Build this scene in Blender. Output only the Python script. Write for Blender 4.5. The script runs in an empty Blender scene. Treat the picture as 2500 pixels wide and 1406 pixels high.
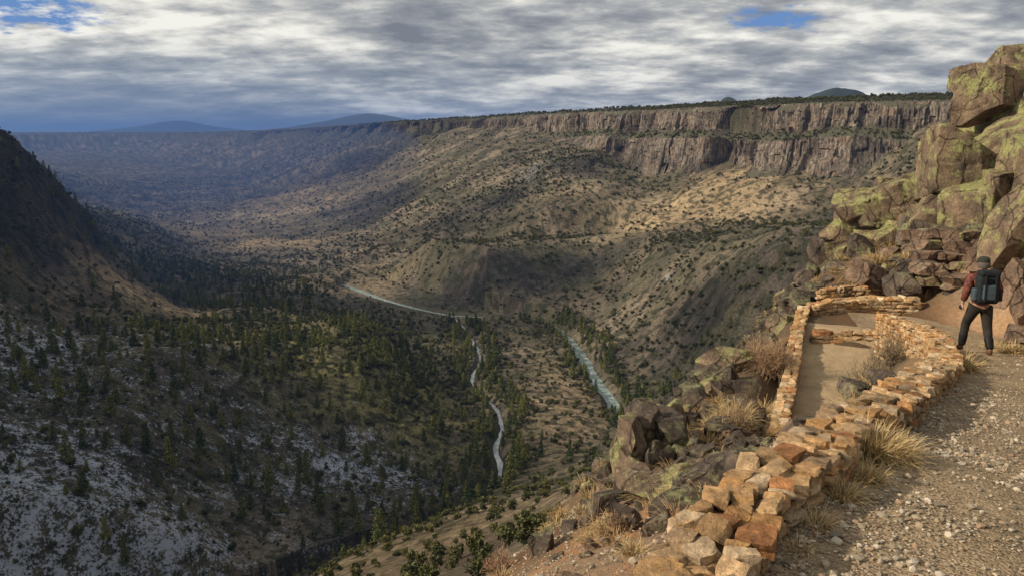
import bpy, bmesh, math, random
import numpy as np
from mathutils import Vector, Matrix
rng=np.random.default_rng(11); random.seed(11)
sc=bpy.context.scene
COL=sc.collection
SUNV=Vector((-.87,-.14,.49)).normalized()
# ------------------------------------------------------------ noise
def _h(ix,iy,iz,seed):
    n=(ix*374761393+iy*668265263+iz*1274126177+seed*974634777)&0xffffffff
    n=((n^(n>>13))*1274126177)&0xffffffff
    n=((n^(n>>15))*2246822519)&0xffffffff
    return ((n^(n>>16))&0xffffff)/float(0xffffff)
def n3(x,y,z,seed=0):
    x=np.asarray(x,float);y=np.asarray(y,float);z=np.asarray(z,float)+x*0
    fx=np.floor(x);fy=np.floor(y);fz=np.floor(z)
    ix=fx.astype(np.int64);iy=fy.astype(np.int64);iz=fz.astype(np.int64)
    u=x-fx;v=y-fy;w=z-fz
    u=u*u*(3-2*u);v=v*v*(3-2*v);w=w*w*(3-2*w)
    r=0
    for a in (0,1):
        for b in (0,1):
            for c in (0,1):
                r=r+_h(ix+a,iy+b,iz+c,seed)*(u if a else 1-u)*(v if b else 1-v)*(w if c else 1-w)
    return r
def n2(x,y,seed=0):
    x=np.asarray(x,float);y=np.asarray(y,float)
    fx=np.floor(x);fy=np.floor(y)
    ix=fx.astype(np.int64);iy=fy.astype(np.int64)
    u=x-fx;v=y-fy
    u=u*u*(3-2*u);v=v*v*(3-2*v)
    z=ix*0
    return (_h(ix,iy,z,seed)*(1-u)+_h(ix+1,iy,z,seed)*u)*(1-v)+(_h(ix,iy+1,z,seed)*(1-u)+_h(ix+1,iy+1,z,seed)*u)*v
def fbm(x,y,seed=0,o=4,g=.5):
    s=0;a=1;t=0
    for i in range(o):
        s=s+a*n2(x*2**i+i*17.3,y*2**i-i*9.1,seed+i);t+=a;a*=g
    return s/t
def fbm3(x,y,z,seed=0,o=3,g=.5):
    s=0;a=1;t=0
    for i in range(o):
        s=s+a*n3(x*2**i+i*7.3,y*2**i-i*9.1,z*2**i+i*3.7,seed+i);t+=a;a*=g
    return s/t
def sst(x,a,b):
    t=np.clip((x-a)/(b-a),0,1);return t*t*(3-2*t)
# ------------------------------------------------------------ points by pixel and depth (metres, origin = camera)
P0=math.radians(11);CP=math.cos(P0);SP=math.sin(P0);FL=28/36*2500
def sv(b,d,t):      # pixel column, pixel row, depth -> metres east, north, up
    xc=(b-1250)/FL;yc=(703-d)/FL
    return (t*xc,t*(CP+SP*yc),t*(-SP+CP*yc))
def rv(b,d,z=-200.):
    yc=(703-d)/FL
    return sv(b,d,z/(-SP+CP*yc))[:2]
def crom(pts,stepf):
    pts=[np.array(p,float) for p in pts]
    P=[2*pts[0]-pts[1]]+pts+[2*pts[-1]-pts[-2]];out=[]
    for i in range(1,len(P)-2):
        L=np.linalg.norm(P[i+1]-P[i]);k=max(1,int(L/stepf(P[i])))
        for j in range(k):
            t=j/k
            out.append(.5*((2*P[i])+(-P[i-1]+P[i+1])*t+(2*P[i-1]-5*P[i]+4*P[i+1]-P[i+2])*t*t+(-P[i-1]+3*P[i]-3*P[i+1]+P[i+2])*t**3))
    out.append(P[-2]);return np.array(out)
def polyd(x,y,PL,SL=None,signed=False,Z=None):
    A0=PL[:-1];B0=PL[1:]-PL[:-1];L2=(B0**2).sum(1)
    D=np.empty(len(x));Sx=np.empty(len(x))
    for i in range(0,len(x),20000):
        px=x[i:i+20000,None]-A0[:,0];py=y[i:i+20000,None]-A0[:,1]
        t=np.clip((px*B0[:,0]+py*B0[:,1])/L2,0,1)
        dx=px-t*B0[:,0];dy=py-t*B0[:,1];d2=dx*dx+dy*dy
        k=d2.argmin(1);ar=np.arange(len(k))
        d=np.sqrt(d2[ar,k])
        if signed: d=d*np.where(B0[k,0]*py[ar,k]-B0[k,1]*px[ar,k]>0,1,-1)
        D[i:i+20000]=d
        if Z is not None: Sx[i:i+20000]=Z[k]+(Z[k+1]-Z[k])*t[ar,k]
        else: Sx[i:i+20000]=(SL[k]+t[ar,k]*np.sqrt(L2[k])) if SL is not None else 0
    return D,Sx
ZR=42.
def rz(b,d,z=ZR):
    yc=(703-d)/FL;return sv(b,d,z/(-SP+CP*yc))[:2]
rimc=[(190,-150),(210,40),(330,160),(500,290),(580,460),(560,690),rz(2330,230),rz(2100,235),rz(1960,240),rz(1800,248),rz(1600,258),rz(1400,269),rz(1200,281),rz(1080,289),rz(900,299),rz(700,308),(-2974,7600),(-5500,10500),(-9500,13000),(-22000,16000)]
RIM=crom(rimc,lambda p:max(14,np.hypot(*p)/45))
RIM0=RIM.copy()
tg=np.gradient(RIM,axis=0);tg/=np.linalg.norm(tg,axis=1)[:,None];nm=np.stack([-tg[:,1],tg[:,0]],1)
sr=np.concatenate([[0],np.cumsum(np.linalg.norm(np.diff(RIM,axis=0),axis=1))])
amp=np.clip(np.hypot(RIM[:,0],RIM[:,1])/45,8,60)
RIM=RIM+nm*((fbm(sr/90,sr*0,5,3)-.5)*2.2*amp)[:,None]
SR=np.concatenate([[0],np.cumsum(np.linalg.norm(np.diff(RIM,axis=0),axis=1))])
def talus_pt(b,d):          # where the sight line meets a scree slope falling from the cliff foot
    ts=np.geomspace(250,16000,500);P=np.array([sv(b,d,t) for t in ts])
    D,_=polyd(P[:,0],P[:,1],RIM0,signed=True)
    tier=float(sst(b,1400,1520)*(1-sst(b,2080,2230)))
    f=9-58*tier-.45*(D-26-14*tier)
    k=np.where((P[:,2]<f)&(D>5))[0]
    return None if len(k)==0 else tuple(P[k[0]])
AUTO=[(2000,430),(2200,385),(2300,385),(1900,428),(1800,425),(1700,425),(1600,416),(1500,400),(1450,380),(1300,345),(1200,341),(1100,338),(1000,337),(900,337),(700,340),(500,339),(300,337),
(2000,500),(1900,480),(1900,530),(1700,480),(1700,540),(1800,480),(1600,470),(1600,530),(1450,440),(1450,500),(1450,545),(1280,420),(1280,500),(1100,420),(1100,490),(900,400),(900,460),(900,500),(700,400),(700,460),(500,390),(500,440),(300,370),(300,400),(2150,450),(2100,500),(2250,440),(2250,490),(2400,430),(2400,360)]
S=[(1600,580,880),(1600,640,800),(1600,700,760),(1600,780,700),(1600,900,640),
(1450,600,950),(1450,660,900),(1450,740,860),
(1280,560,1010),(1280,600,970),(1280,640,930),(1280,700,900),(1280,752,878),
(1100,560,1170),(1100,620,1060),(1100,680,990),(1150,735,905),
(900,560,1350),(900,620,1180),(940,690,1020),(850,660,1120),
(700,540,1600),(600,578,1390),(800,620,1200),(700,600,1290),
(500,540,1800),(100,350,9000),(100,410,4500),
(0,335,720),(60,372,740),(120,430,760),(170,482,790),(230,545,820),(270,610,850),(330,660,850),(420,690,860),
(100,500,1150),(30,450,1250),(250,512,1180),(350,548,1220),(450,600,1250),(200,500,1600),(0,400,2000),(-200,345,2500),(-300,280,800),(-500,240,700),(-100,350,1800),
(0,500,640),(0,600,590),(100,650,640),(250,700,680),(380,740,720),(480,770,760),(600,680,930),(720,700,930),(840,742,870),(560,760,760),(700,780,700),(760,800,700),(560,640,1080),(650,655,1060),(480,640,1000),
(900,752,880),(950,790,800),(1000,800,810),(1000,850,730),(1060,800,815),(1100,840,755),
(1000,900,660),(900,850,640),(800,900,560),(700,900,540),(600,850,560),(500,900,480),(300,900,440),(100,900,420),(0,800,480),(0,1000,350),(0,1200,290),(0,1400,240),
(300,1100,360),(300,1400,262),(600,1100,430),(600,1400,322),(850,1100,480),(1000,1050,520),(1100,1150,470),(850,1250,405),(1000,1230,430),
(1300,900,668),(1300,820,775),(1250,1000,570),(1320,1000,552),(1350,1100,462),(1400,1120,430),(1300,1150,425),(1300,1185,350),(1250,1208,235),(1350,1230,150),(1500,1130,200),(1400,1180,230),
(1100,1268,225),(1000,1330,180),(850,1375,190),(1200,1340,118),(1000,1400,120),(700,1500,150),(1250,1500,40),(900,1500,80),(1100,1330,150),
(1750,600,700),(1900,600,560),(1750,700,640),(1900,700,480),(1750,800,560),(1850,780,440),(1750,900,480),(1670,960,520),(1680,1020,470),(2000,560,560),(2000,650,400),(1930,750,330),(1850,880,300),(1700,1060,380),(2150,540,400),(2300,520,400),(2500,400,300),
(1700,1100,40),(1560,1250,40),(1300,1385,30),(1150,1400,60),(1900,900,45),(2000,760,50),(1850,1000,90),(2100,660,60),(1950,780,120),(2250,600,60),(2250,520,150),(1400,1330,50),(1150,1480,20),
(1350,1400,6),(1250,1406,8.5),(1180,1412,12),(1350,1335,9.5),(1500,1260,9),(1600,1180,10),(1700,1100,11),(1850,1085,11.5),(1600,1300,6.5),(1720,1210,7.6),(1480,1380,5.2),(1500,1600,3),(1300,1650,3.5),
(1760,925,15),(1850,850,18),(1960,720,24),(1700,985,15),(1565,1120,11.5),(1490,1220,11),(1880,900,15.5),(1800,1010,13),
(2250,545,24.5),(2100,560,25),(2200,540,25),(2050,590,25),(2000,655,24.8),(2100,640,23.5),(2200,615,23.5),(2350,610,20.5),(2450,790,16),(2350,440,27),(2430,320,29),(2550,880,13),(2000,690,24),(2500,300,30),(2600,260,24),(2650,600,12),(2700,700,8),(1950,1040,11),(2300,700,19),(2150,700,22)]
pp=[talus_pt(*p) for p in AUTO]
SP_=np.array([sv(*p) for p in S]+[p for p in pp if p is not None])
extra=np.array([(3.2,1.,-1.5),(0.4,.9,-1.9),(4.6,2.,-1.4),(5.9,4.,-1.6),(-.8,1.2,-2.8),(-3,2,-5.5),(-8,6,-10),(-25,20,-32),(9,9,-2.2),(-110,60,-120),(-110,160,-170),(200,100,30),(350,300,20),(60,20,12),(25,10,5),(-190,30,-150),(100,150,-20),(60,80,-12),
(-345,220,35),(-350,100,35),(-410,340,25),(-480,460,-30),(-560,570,-15),(-420,-50,40),(-600,250,50),(-800,650,30),(-260,200,-70),(-330,330,-60),(-600,690,5)])  # unseen left rim, heights shaped so its shadow covers the left slopes
CPTS=np.vstack([SP_,extra])
def lp(x,y):
    r=np.hypot(x,y)+1e-6
    return np.arctan2(x,y),np.log(r)*.45,r
ca,cl,cr=lp(CPTS[:,0],CPTS[:,1])
def kern(d2): return np.sqrt(d2+.03**2)
n=len(CPTS)
A=np.zeros((n+3,n+3));A[:n,:n]=kern((ca[:,None]-ca)**2+(cl[:,None]-cl)**2)-np.eye(n)*.004
A[:n,n]=1;A[:n,n+1]=ca;A[:n,n+2]=cl;A[n:,:n]=A[:n,n:].T
W=np.linalg.solve(A,np.concatenate([CPTS[:,2]/cr,[0,0,0]]))
def rbf(x,y):
    out=np.empty(len(x))
    for i in range(0,len(x),40000):
        a,l,r=lp(x[i:i+40000],y[i:i+40000])
        K=kern((a[:,None]-ca)**2+(l[:,None]-cl)**2)
        out[i:i+40000]=(K@W[:n]+W[n]+W[n+1]*a+W[n+2]*l)*r
    return out
RVA=crom([(230,250),(165,420),rv(1545,1035),rv(1490,975),rv(1452,925),rv(1427,880),rv(1397,840),rv(1365,808),rv(1310,788),rv(1220,778),rv(1110,772),rv(1040,760),rv(980,745),rv(920,727),rv(870,708),rv(835,695)],lambda p:max(9,np.hypot(*p)/60))
RVB=crom([rv(1100,771),rv(1128,795),rv(1152,830),rv(1172,875),rv(1152,925),rv(1170,960),rv(1212,1000),rv(1226,1050),rv(1210,1095),rv(1222,1150),rv(1180,1240),(-60,335),(-130,260),(-200,190),(-300,100)],lambda p:9)
TR=crom([(.9,.2,-1.5),(1.2,1.,-1.55),(2.0,2.6,-1.72),(2.75,3.7,-1.87),(3.65,5.0,-2.15),(4.6,6.4,-2.42),(6.1,8.6,-2.86),(7.4,11.,-3.35),(8.35,13.2,-3.79),(8.8,15.,-4.05),(8.4,16.7,-4.12),(7.5,17.1,-4.13)],lambda p:.35)
TL=crom([(7.1,16.95,-4.25),(6.85,16.4,-4.32),(6.3,15.2,-4.45),(5.5,13.5,-4.6),(4.9,12.2,-4.75),(4.5,11.3,-4.85)],lambda p:.3)
RWA,RWB=5.6,2.1
def H(x,y,full=False):
    x=np.atleast_1d(np.asarray(x,float));y=np.atleast_1d(np.asarray(y,float))
    r=np.hypot(x,y)
    T=rbf(x,y)
    wx=x+(fbm(x/50,y/50,13,3)-.5)*26;wy=y+(fbm(x/50,y/50,14,3)-.5)*14
    q=np.hypot(np.maximum(np.abs(wx-5)-110,0)*.7,np.maximum(np.abs(wy-975)-32,0))
    bench=1-sst(q,4,30)
    T=np.maximum(T,-134-.62*np.maximum(q-5,0)-.02*q)
    wt=(1-sst(q,8,45))*sst(wy,945,985);T=T*(1-wt*.9)+(-134)*wt*.9
    xr=-150+(830-y)*.17
    T=T+11*np.exp(-((x-xr)/42)**2)*sst(y,430,520)*(1-sst(y,700,800))
    D=np.full(len(x),500.);Sx=np.zeros(len(x));dA=np.full(len(x),999.);dB=np.full(len(x),999.)
    m=r>50
    if m.any():
        D[m],Sx[m]=polyd(x[m],y[m],RIM,SR,True)
        dA[m]=polyd(x[m],y[m],RVA)[0];dB[m]=polyd(x[m],y[m],RVB)[0]
    dmin=np.minimum(dA-RWA,dB-RWB)
    calm=1-.5*sst(y,820,950)*(1-sst(r,1600,2200))-.25*bench*(y>800)
    far=sst(r,25,120)*(.25+.75*sst(dmin,8,70))*calm
    T=T+far*((fbm(x/42,y/42,3,5)-.5)*np.clip(r*.03,0,19)+(fbm(x/9,y/9,4,3)-.5)*np.clip(r*.012,0,4.5))
    T=T+sst(r,1200,2500)*(fbm(x/300,y/300,8,4)-.5)*50*(1-sst(r,6000,9000))
    crag=sst(-x,330,430)*sst(y,520,600)*(1-sst(y,850,1000))
    T=T+crag*(np.abs(fbm(x/34,y/34,15,5,.6)-.5)*-60+6)
    if m.any():
        g=(fbm(Sx[m]/30,D[m]/260,21,4)-.5)*10*sst(D[m],30,90)*(1-sst(D[m],260,420))
        T[m]+=g*np.clip(r[m]/900,0,2.2)*sst(dmin[m],8,70)
        d=dmin[m]+(fbm(x[m]/14,y[m]/14,31,2)-.5)*3
        bank=-199.3+.3*np.clip(d,0,400)
        hi=-199.3+np.clip(d,0,400)*1.5+6
        up=(x[m]<-30)&(y[m]>800)&(x[m]>-230)
        hi=np.where(up,-199.3+.16*np.clip(d,0,45)+1.5*np.maximum(d-45,0)+1,hi)
        tt=np.minimum(np.maximum(T[m],np.where(d>0,np.minimum(bank,-195),-999)),hi)
        T[m]=np.where(d<0,-199.3+np.maximum(d*.8,-4),np.where(d<10,np.minimum(tt,-199+d*1.1),tt))
    k=r<45
    if k.any():
        xn=x[k];yn=y[k];t=T[k]
        t+=(fbm(xn/1.6,yn/1.6,41,4)-.5)*.6*sst(np.hypot(xn,yn),2,12)
        d,z=polyd(xn,yn,TR[:,:2],Z=TR[:,2]);w=1-sst(d,1.15,1.75)
        t=t*(1-w)+(z+(fbm(xn/.5,yn/.5,43,3)-.5)*.06)*w
        d2,z2=polyd(xn,yn,TL[:,:2],Z=TL[:,2]);w=(1-sst(d2,.75,1.15))*sst(d,.9,1.2)
        t=t*(1-w)+(z2+(fbm(xn/.5,yn/.5,44,3)-.5)*.04)*w
        T[k]=t
    Pz=35+9*sst(-D,2,80)+(fbm(x/60,y/60,9,3)-.5)*6*sst(-D,5,60)-sst(r,2200,9000)*36
    b=sst(D,-13,1)
    z=np.where(r>50,Pz*(1-b)+np.minimum(T,np.where((x<-200)&(r<1300),90,np.where(x<-200,Pz-14,Pz)))*b,T)
    if full: return z,D,Sx,dA,dB,T
    return z
def H1(x,y): return float(H([x],[y])[0])
# ------------------------------------------------------------ mesh helpers
def npmesh(name,V,F,smooth=True):
    me=bpy.data.meshes.new(name);V=np.asarray(V,np.float32);F=np.asarray(F,np.int32)
    me.vertices.add(len(V));me.vertices.foreach_set('co',V.ravel())
    k=F.shape[1];me.loops.add(F.size);me.loops.foreach_set('vertex_index',F.ravel())
    me.polygons.add(len(F));me.polygons.foreach_set('loop_start',np.arange(0,F.size,k,dtype=np.int32))
    me.polygons.foreach_set('use_smooth',np.full(len(F),smooth))
    me.update(calc_edges=True);return me
def setcol(me,C,name='Col'):
    C=np.asarray(C,np.float32)
    if C.shape[1]==3: C=np.hstack([C,np.ones((len(C),1),np.float32)])
    a=me.color_attributes.new(name,'FLOAT_COLOR','POINT');a.data.foreach_set('color',C.ravel())
def setf(me,f,name):
    a=me.attributes.new(name,'FLOAT','POINT');a.data.foreach_set('value',np.asarray(f,np.float32))
def addo(name,me,mat=None,kind=None,label=None,cat=None,loc=None,parent=None,group=None):
    o=bpy.data.objects.new(name,me);COL.objects.link(o)
    if mat is not None and len(me.materials)==0:
        for m in (mat if isinstance(mat,(list,tuple)) else [mat]): me.materials.append(m)
    if kind:o['kind']=kind
    if label:o['label']=label
    if cat:o['category']=cat
    if group:o['group']=group
    if loc is not None:o.location=loc
    if parent:o.parent=parent
    return o
def gridF(nr,nc):
    i=np.arange(nr-1)[:,None]*nc+np.arange(nc-1)[None,:]
    return np.stack([i,i+1,i+nc+1,i+nc],-1).reshape(-1,4)
# ------------------------------------------------------------ material helper
class M:
    def __init__(s,name,rough=.9,spec=.2):
        s.m=bpy.data.materials.new(name);s.m.use_nodes=True;s.t=s.m.node_tree;s.n=s.t.nodes;s.b=s.n['Principled BSDF']
        s.b.inputs['Roughness'].default_value=rough;s.b.inputs['Specular IOR Level'].default_value=spec
        s.geo=s.n.new('ShaderNodeNewGeometry');s.tc=s.n.new('ShaderNodeTexCoord');s.hs=[]
    def L(s,a,b): s.t.links.new(a,b)
    def set(s,i,v):
        if isinstance(v,bpy.types.NodeSocket): s.L(v,i)
        else:
            if isinstance(v,tuple) and len(v)==3 and i.type=='RGBA': v=(*v,1)
            i.default_value=v
    def pos(s): return s.geo.outputs['Position']
    def obj(s): return s.tc.outputs['Object']
    def noise(s,scale,detail=4,rough=.55,vec=None,dist=0):
        k=s.n.new('ShaderNodeTexNoise');k.inputs['Scale'].default_value=scale;k.inputs['Detail'].default_value=detail;k.inputs['Roughness'].default_value=rough;k.inputs['Distortion'].default_value=dist
        s.L(vec or s.pos(),k.inputs['Vector']);return k.outputs['Fac']
    def vor(s,scale,vec=None,feat='F1',out='Distance'):
        k=s.n.new('ShaderNodeTexVoronoi');k.feature=feat;k.inputs['Scale'].default_value=scale;s.L(vec or s.pos(),k.inputs['Vector']);return k.outputs[out]
    def scale(s,vec,sx,sy,sz):
        k=s.n.new('ShaderNodeVectorMath');k.operation='MULTIPLY';s.L(vec,k.inputs[0]);k.inputs[1].default_value=(sx,sy,sz);return k.outputs[0]
    def ramp(s,f,st):
        k=s.n.new('ShaderNodeValToRGB');e=k.color_ramp.elements
        while len(e)<len(st): e.new(.5)
        for q,(p,c) in zip(e,st):
            q.position=p;q.color=(*c,1) if isinstance(c,tuple) else (c,c,c,1)
        s.L(f,k.inputs[0]);return k.outputs[0]
    def mix(s,f,a,b,mode='MIX'):
        k=s.n.new('ShaderNodeMix');k.data_type='RGBA';k.blend_type=mode
        s.set(k.inputs[0],f);s.set(k.inputs[6],a);s.set(k.inputs[7],b);return k.outputs[2]
    def math(s,op,a,b=0.):
        k=s.n.new('ShaderNodeMath');k.operation=op;s.set(k.inputs[0],a);s.set(k.inputs[1],b);return k.outputs[0]
    def attr(s,name,out='Color'):
        k=s.n.new('ShaderNodeAttribute');k.attribute_name=name;return k.outputs[out]
    def rand(s):
        k=s.n.new('ShaderNodeObjectInfo');return k.outputs['Random']
    def nz(s):
        sep=s.n.new('ShaderNodeSeparateXYZ');s.L(s.geo.outputs['Normal'],sep.inputs[0]);return sep.outputs[2]
    def col(s,c): s.set(s.b.inputs['Base Color'],c)
    def bump(s,h,dist,strength=1.):
        k=s.n.new('ShaderNodeBump');k.inputs['Distance'].default_value=dist;k.inputs['Strength'].default_value=strength;s.L(h,k.inputs['Height'])
        if s.hs: s.L(s.hs[-1],k.inputs['Normal'])
        s.hs.append(k.outputs[0]);s.L(k.outputs[0],s.b.inputs['Normal'])
m=M('canyon_ground',.95,.1)
farA=m.attr('far','Fac')
c=m.attr('Col')
f1=m.ramp(m.noise(.55,7,.75),[(.3,.3),(.5,1.),(.7,1.9)])
f2=m.ramp(m.noise(14,5,.7),[(.25,.6),(.75,1.35)])
c=m.mix(1.,c,m.mix(farA,(1,1,1),f1),'MULTIPLY')
c=m.mix(1.,c,m.mix(farA,f2,(1,1,1)),'MULTIPLY')
sn=m.attr('snow','Fac')
sm=m.math('ADD',m.math('MULTIPLY',m.noise(.22,5,.7),.9),m.math('MULTIPLY',m.noise(.05,4),.5))
sm=m.math('ADD',sm,m.math('MULTIPLY',m.noise(.95,5,.8),1.1))
sm=m.math('ADD',sm,m.math('MULTIPLY',sn,.39))
sm=m.ramp(m.math('MULTIPLY',sm,.5),[(.812,0.),(.857,1.)])
sm=m.math('MULTIPLY',sm,m.math('GREATER_THAN',sn,.04))
c=m.mix(m.math('MULTIPLY',sm,.9),c,(.49,.545,.66))
m.col(c)
m.bump(m.math('MULTIPLY',m.noise(.5,7,.75),farA),2.8,1.)
m.bump(m.math('MULTIPLY',m.noise(22,5,.7),m.math('SUBTRACT',1.,farA)),.05,.8)
M_ground=m.m
m=M('basalt_cliff',.9,.15)
st=m.noise(1,7,.72,m.scale(m.pos(),.42,.42,.05))
big=m.noise(.022,5,.65)
c=m.ramp(st,[(.36,(.02,.018,.017)),(.44,(.115,.095,.078)),(.56,(.26,.215,.17)),(.72,(.50,.425,.345))])
c=m.mix(m.ramp(big,[(.45,0.),(.6,1.)]),c,m.mix(1.,c,(.42,.43,.45),'MULTIPLY'))
c=m.mix(m.ramp(m.noise(.035,4,.6,m.scale(m.pos(),1,1,3)),[(.5,0.),(.62,.5)]),c,m.mix(1.,c,(1.12,.9,.76),'MULTIPLY'))
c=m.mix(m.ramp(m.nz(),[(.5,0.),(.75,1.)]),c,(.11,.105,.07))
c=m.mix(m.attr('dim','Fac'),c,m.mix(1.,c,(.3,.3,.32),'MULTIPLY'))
m.col(c);m.bump(st,3.,1.)
m.bump(m.noise(.4,5,.7),1.5,.8)
M_cliff=m.m
def rockmat(name,a,b,lich,lf=.5,vcol=False):
    m=M(name,.9,.2)
    v=m.obj();base=m.ramp(m.noise(1.6,7,.65,v),[(.3,a),(.7,b)])
    if vcol: base=m.mix(1.,m.attr('Col'),m.ramp(m.noise(9,6,.7),[(.25,.5),(.75,1.4)]),'MULTIPLY')
    rn=m.ramp(m.noise(.8,4,.6,v,),[(.35,(.78,.74,.72)),(.65,(1.18,1.08,.98))])
    base=m.mix(1.,base,rn,'MULTIPLY')
    if not vcol:
        vw=m.n.new('ShaderNodeVectorMath');vw.operation='ADD';m.L(m.scale(v,1,1,.7),vw.inputs[0]);nn_=m.n.new('ShaderNodeTexNoise');nn_.inputs['Scale'].default_value=1.5;m.L(v,nn_.inputs['Vector']);m.L(m.scale(nn_.outputs['Color'],.5,.5,.5),vw.inputs[1])
        cr=m.ramp(m.vor(1.2,vec=vw.outputs[0],feat='DISTANCE_TO_EDGE'),[(0,.1),(.022,1.)])
        base=m.mix(.8,base,cr,'MULTIPLY')
    lf_=m.math('ADD',m.noise(1.7 if not vcol else 5,9,.78,m.pos()),m.math('MULTIPLY',m.nz(),.05))
    base=m.mix(m.math('MULTIPLY',m.ramp(lf_,[(1-lf,0.),(1.08-lf,1.)]),.85),base,lich)
    base=m.mix(1.,base,m.ramp(m.noise(16,6,.78,m.pos()),[(.3,.42),(.7,1.4)]),'MULTIPLY')
    m.col(base)
    if not vcol: m.bump(cr,.06,.7)
    m.bump(m.noise(2.2,9,.75,m.pos()),.13 if not vcol else .09,.9);m.bump(m.noise(30,4,.7,m.pos()),.012,.8);return m.m
M_rock=rockmat('lichen_basalt',(.085,.066,.05),(.28,.215,.155),(.32,.32,.13),.488)
M_rock2=rockmat('dark_basalt',(.042,.036,.032),(.17,.14,.115),(.24,.235,.12),.45)
M_rock3=rockmat('brown_rock',(.10,.068,.052),(.29,.215,.16),(.32,.29,.19),.43)
M_wall=rockmat('wall_stone',(.3,.2,.1),(.5,.4,.3),(.46,.265,.10),.42,True)
def plain(name,colr,rough=.9,ns=0,var=.3,spec=.2):
    m=M(name,rough,spec);
    if ns: m.col(m.mix(1.,colr,m.ramp(m.noise(ns,5,.65,m.obj()),[(.3,1-var),(.7,1+var)]),'MULTIPLY'))
    else: m.col(colr)
    return m.m
m=M('trail_dirt',.95,.1)
c=m.ramp(m.noise(1.3,7,.7),[(.3,(.20,.15,.095)),(.7,(.40,.30,.19))])
vv=m.vor(60,out='Color');pv=m.ramp(vv,[(0,.6),(1,1.3)])
c=m.mix(.75,c,pv,'MULTIPLY')
c=m.mix(1.,c,m.ramp(m.noise(55,3,.7),[(.3,.65),(.7,1.3)]),'MULTIPLY')
m.col(c);m.bump(m.vor(60),-.012,.9);m.bump(m.noise(7,5,.7),.06,.8);M_trail=m.m
m=M('sandy_path',.95,.1)
m.col(m.ramp(m.noise(3,7,.7),[(.3,(.28,.205,.125)),(.7,(.42,.32,.20))]));m.bump(m.noise(12,5,.7),.03,.8);M_sand=m.m
def leafmat(name,a,b,c_,d):
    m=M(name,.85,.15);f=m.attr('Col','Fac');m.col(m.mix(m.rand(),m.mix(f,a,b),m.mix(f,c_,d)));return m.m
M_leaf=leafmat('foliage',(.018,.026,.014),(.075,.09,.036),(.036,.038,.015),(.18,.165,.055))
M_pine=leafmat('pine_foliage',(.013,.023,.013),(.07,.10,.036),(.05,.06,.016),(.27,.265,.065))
M_bark=plain('bark',(.12,.085,.06),.95,3)
m=M('dry_grass_blades',.8,.2);m.col(m.attr('Col'));M_grass=m.m
def water(name,a,lo):
    m=M(name,.15,.5)
    c=m.mix(m.ramp(m.noise(.14,6,.8,vec=m.scale(m.pos(),1,.5,1)),[(lo,0.),(lo+.14,1.)]),a,(.70,.73,.72))
    m.col(c);m.bump(m.noise(.5,5,.7),.4,.6);return m.m
M_water=water('river_water',(.20,.27,.24),.53);M_stream=water('stream_water',(.32,.38,.36),.44)
# ------------------------------------------------------------ terrain sheet
az=np.radians(np.linspace(-60,52,880))
rr=np.concatenate([np.geomspace(.9,45,300,endpoint=False),np.geomspace(45,150,90,endpoint=False),np.geomspace(150,2600,860,endpoint=False),np.geomspace(2600,42000,150)])
X=(rr[:,None]*np.sin(az)).ravel();Y=(rr[:,None]*np.cos(az)).ravel()
Z,D,Sx,dA,dB,T=H(X,Y,True)
R=np.hypot(X,Y)
def blob(x,y,b,rx,ry): return np.exp(-(((x-b[0])/rx)**2+((y-b[1])/ry)**2))
def zones(x,y,D):
    w=(fbm(x/55,y/55,51,4)-.5)*60;w2=(fbm(x/55,y/55,57,4)-.5)*60
    xx=x+w;yy=y+w2
    tan=np.clip(1.3*blob(xx,yy,(230,980),110,90)+.5*blob(xx,yy,(60,1100),60,35)+1.4*blob(xx,yy,(-340,705),105,42)+1.3*blob(xx,yy,(-390,1300),100,55)+.5*blob(xx,yy,(-180,1010),60,60)+.55*blob(xx,yy,(-30,150),60,80)+.7*blob(xx,yy,(35,560),35,130)+.5*blob(xx,yy,(-500,2000),200,500),0,1)
    dark=np.clip(1.6*blob(xx,yy,(5,905),145,42)+.8*blob(xx,yy,(-110,980),70,60)+.6*blob(xx,yy,(-140,830),60,50)+.6*blob(xx,yy,(150,560),90,100)+1.1*blob(xx,yy,(-240,360),150,150)+.5*blob(xx,yy,(-90,430),60,60),0,1)  # dark rock zones; left slope and bench shade also put into the colour
    snow=np.clip(1.05*blob(xx,yy,(-165,285),125,80)+.95*blob(xx,yy,(-290,430),115,105)+.9*blob(xx,yy,(-90,430),70,60)+.2*blob(xx,yy,(-400,620),80,80)+.7*blob(xx,yy,(35,1270),55,130)+.65*blob(xx,yy,(152,735),30,40)+.5*blob(xx,yy,(-190,560),90,90)+.5*blob(xx,yy,(90,1010),40,60)+.5*blob(xx,yy,(-260,900),60,60)+.5*blob(xx,yy,(200,1130),60,30),0,1)*(1-.8*tan)
    return tan,dark,snow
tan,dark,snow=zones(X,Y,D)
nz=sst(fbm(X/28,Y/28,61,5),.35,.65)[:,None];nf=sst(fbm(X/7,Y/7,62,3),.3,.7)[:,None]
strk=sst(fbm(Sx/9,D/120,66,4),.35,.65)[:,None]
C=np.array([.095,.08,.064])*(1-nz)+np.array([.20,.163,.118])*nz
C=C*(.75+.5*strk)
C=C*(1-tan[:,None])+np.array([.46,.345,.205])*(.7+.45*strk)*tan[:,None]
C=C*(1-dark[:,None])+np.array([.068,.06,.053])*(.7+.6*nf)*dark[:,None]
grn=np.clip(1.2*blob(X,Y,(-140,620),90,140)+.6*blob(X,Y,(-60,520),50,80),0,1)[:,None]  # greener ground, brightened in colour to suggest a sunlit patch
olive=np.clip(sst(fbm(X/35,Y/35,71,4),.42,.62)[:,None]*.45*(1-tan[:,None])+.6*grn,0,1)
C=C*(1-olive)+(np.array([.10,.098,.05])*(1-grn)+np.array([.21,.19,.08])*grn)*olive
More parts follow.
